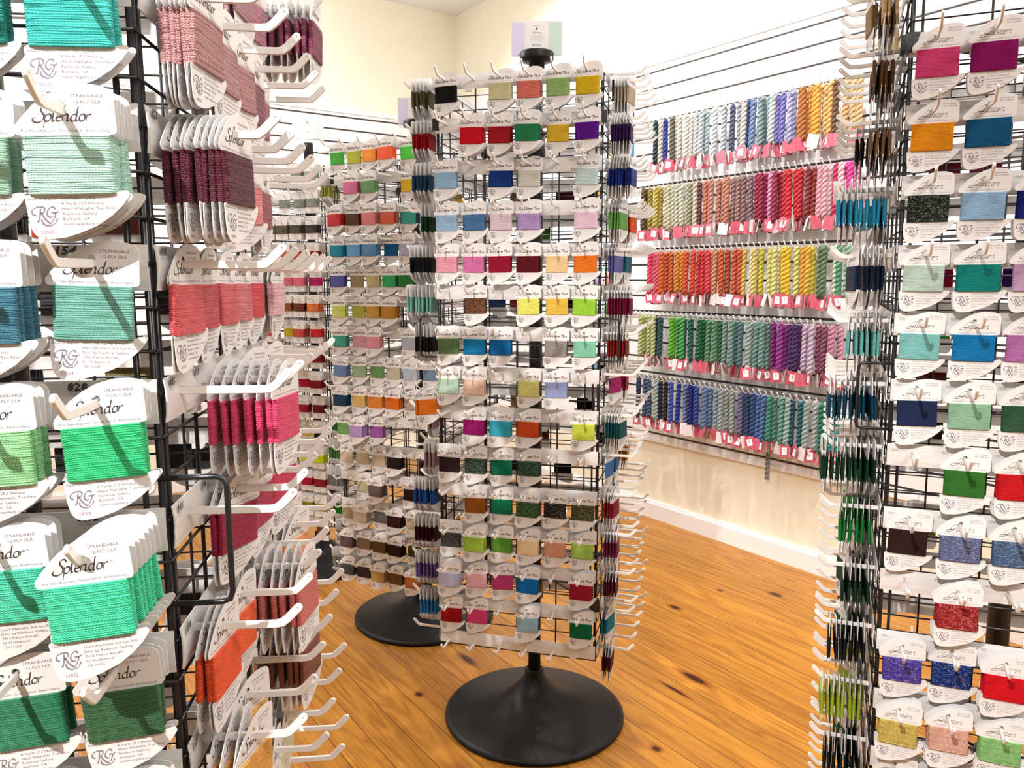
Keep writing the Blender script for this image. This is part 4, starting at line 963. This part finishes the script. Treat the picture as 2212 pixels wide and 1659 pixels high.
# ------------------------------------------------------------------ packets on the walls beyond the racks
M['pkt'] = mat('packet_white', (.8, .86, .84), .25); M['pktg'] = mat('packet_green', hx('4e8a6a')[:3], .35); M['pktc'] = mat('packet_contents', (.5, .5, .5), .3)
oi = N(M['pktc'], 'ShaderNodeObjectInfo'); L(M['pktc'], oi.outputs['Color'], pb(M['pktc']).inputs['Base Color'])
def packet(T, h, label):
    t = empty('craft_packet', T); tag(t, label, 'craft packet', 'craft packets hung on the slatwall')
    me = plate(rnd([(-.035, .012), (-.035, -.115), (.035, -.115), (.035, .012)], .004), [circ(0, 0, .004, 8)], .0012, 0, 'backing'); me = me
    o = bpy.data.objects.new('backing_card', me); COL.objects.link(o); me.materials.append(M['pkt']); o.parent = t
    b = bmesh.new(); box(b, -.0345, .0345, -.0016, -.0008, -.030, -.012); obj('green_header', b, M['pktg'], t)
    b = bmesh.new(); lathe(b, [(.008, -.10), (.012, -.097), (.012, -.043), (.008, -.040)], 10)
    for v in b.verts: v.co.y = v.co.y * .6 - .0085; v.co.x *= 1.9
    o = obj('thread_bundle', b, M['pktc'], t); o.color = hx(h)
    b = bmesh.new(); tube(b, [(0, .05 , 0), (0, -.03, .002), (0, -.04, .010)], .002, 6); obj('peg', b, M['plastic'], t)
cols = ['8cbcb0', 'e8d8a0', '70a8c8', 'd87878', 'b8a0d0', '1c6a6a', 'e0a030', '2a6a3c', 'c8e0f0', 'a04868']
k = 0
for zi, z in enumerate((1.95, 1.79, 1.64, 1.32, 1.16, .85)):
    for xi in range(4):
        packet(WR @ Matrix.Translation((3.10 + .085 * xi, -.06, z)), cols[k % 10], '%s packet with green header, %s from corner, %s row near wall corner' % (['aqua', 'cream', 'blue', 'coral', 'lilac', 'dark teal', 'amber', 'green', 'pale blue', 'plum'][k % 10], ORD[3 - xi], ORD[zi])); k += 1
for zi, z in enumerate((1.95, 1.64, 1.4, 1.16, .92)):
    for xi in range(7):
        packet(WR @ Matrix.Translation((.02 + .12 * xi, -.06, z)), ['d82060', '20c0a0', 'e8c020', '8a2030', '7040d0', '30b040', 'e06030'][(xi * 3 + zi) % 7], '%s packet, %s row, %s from right, seen through the right foreground rack' % (['crimson', 'turquoise', 'yellow', 'maroon', 'violet', 'green', 'orange'][(xi * 3 + zi) % 7], ORD[zi], ORD[xi]))
for zi, z in enumerate((1.88, 1.56, 1.24, .93)):
    for xi in range(11):
        packet(WB @ Matrix.Translation((-1.0 + .15 * xi, -.06, z)), ['6a2a1c', '3a4a5a', 'a06a2a', '8a8a90', 'b04030', '2a2a30'][(xi * 5 + zi) % 6], '%s packet on back wall, %s row down, %s from left' % (['brown', 'slate', 'ochre', 'grey', 'brick red', 'black'][(xi * 5 + zi) % 6], ORD[zi], ORD[xi]))
# low grey shelf unit on the back wall, seen through the left foreground rack
t = empty('shelf_unit', WB @ Matrix.Translation((-.55, -.16, 0))); tag(t, 'low grey shelf unit against the back wall behind the left rack', 'shelf unit')
M['grey'] = mat('grey_laminate', (.34, .33, .34), .4); noise_var(M['grey'], 5, (.32, .31, .32), (.37, .36, .37))
b = bmesh.new()
for x in (-.6, 0, .6): box(b, x - .01, x + .01, -.14, .14, 0, .8)
obj('upright', b, M['grey'], t)
for z in (.08, .32, .56, .8):
    b = bmesh.new(); box(b, -.6, .6, -.15, .14, z, z + .02); obj('shelf', b, M['grey'], t)
bc = ['6a3020', '8a6a3a', '28384a', 'a8a098', 'b0502a', '3a5a44', 'd0c8b8', '50202a']
M['book'] = mat('box_board', (.5, .5, .5), .5); oi = N(M['book'], 'ShaderNodeObjectInfo'); L(M['book'], oi.outputs['Color'], pb(M['book']).inputs['Base Color'])
q = 0
for zi, z in enumerate((.10, .34, .58, .82)):
    x = -.57
    while x < .52:
        w = U(.05, .11); h_ = U(.13, .2)
        if not (x < .01 < x + w + .012):
            t = empty('craft_book', WB @ Matrix.Translation((-.55 + x + w / 2, -.17, z))); cc = bc[q % 8]
            tag(t, '%s spined craft book, %s from left, %s shelf of the low grey unit' % (['brown', 'ochre', 'navy', 'grey', 'rust', 'green', 'cream', 'maroon'][q % 8], ORD[min(14, int((x + .57) / .075))], ORD[3 - zi]), 'book', 'craft books on the low grey unit')
            b = bmesh.new(); box(b, -w / 2, w / 2, -.09, .09, 0, h_); bmesh.ops.bevel(b, geom=b.edges[:], offset=.004, segments=1); o = obj('cover', b, M['book'], t); o.color = hx(cc)
            b = bmesh.new(); box(b, -w / 2 + .006, w / 2 - .006, -.0905, .085, .006, h_ + .001); o = obj('pages', b, M['paper'], t)
            q += 1
        x += w + .01
# measuring frame -> world, for every top-level thing built above
bpy.context.view_layer.update()
for o in list(COL.objects):
    if o.parent is None and o.type in ('MESH', 'EMPTY'): o.matrix_world = G @ o.matrix_world
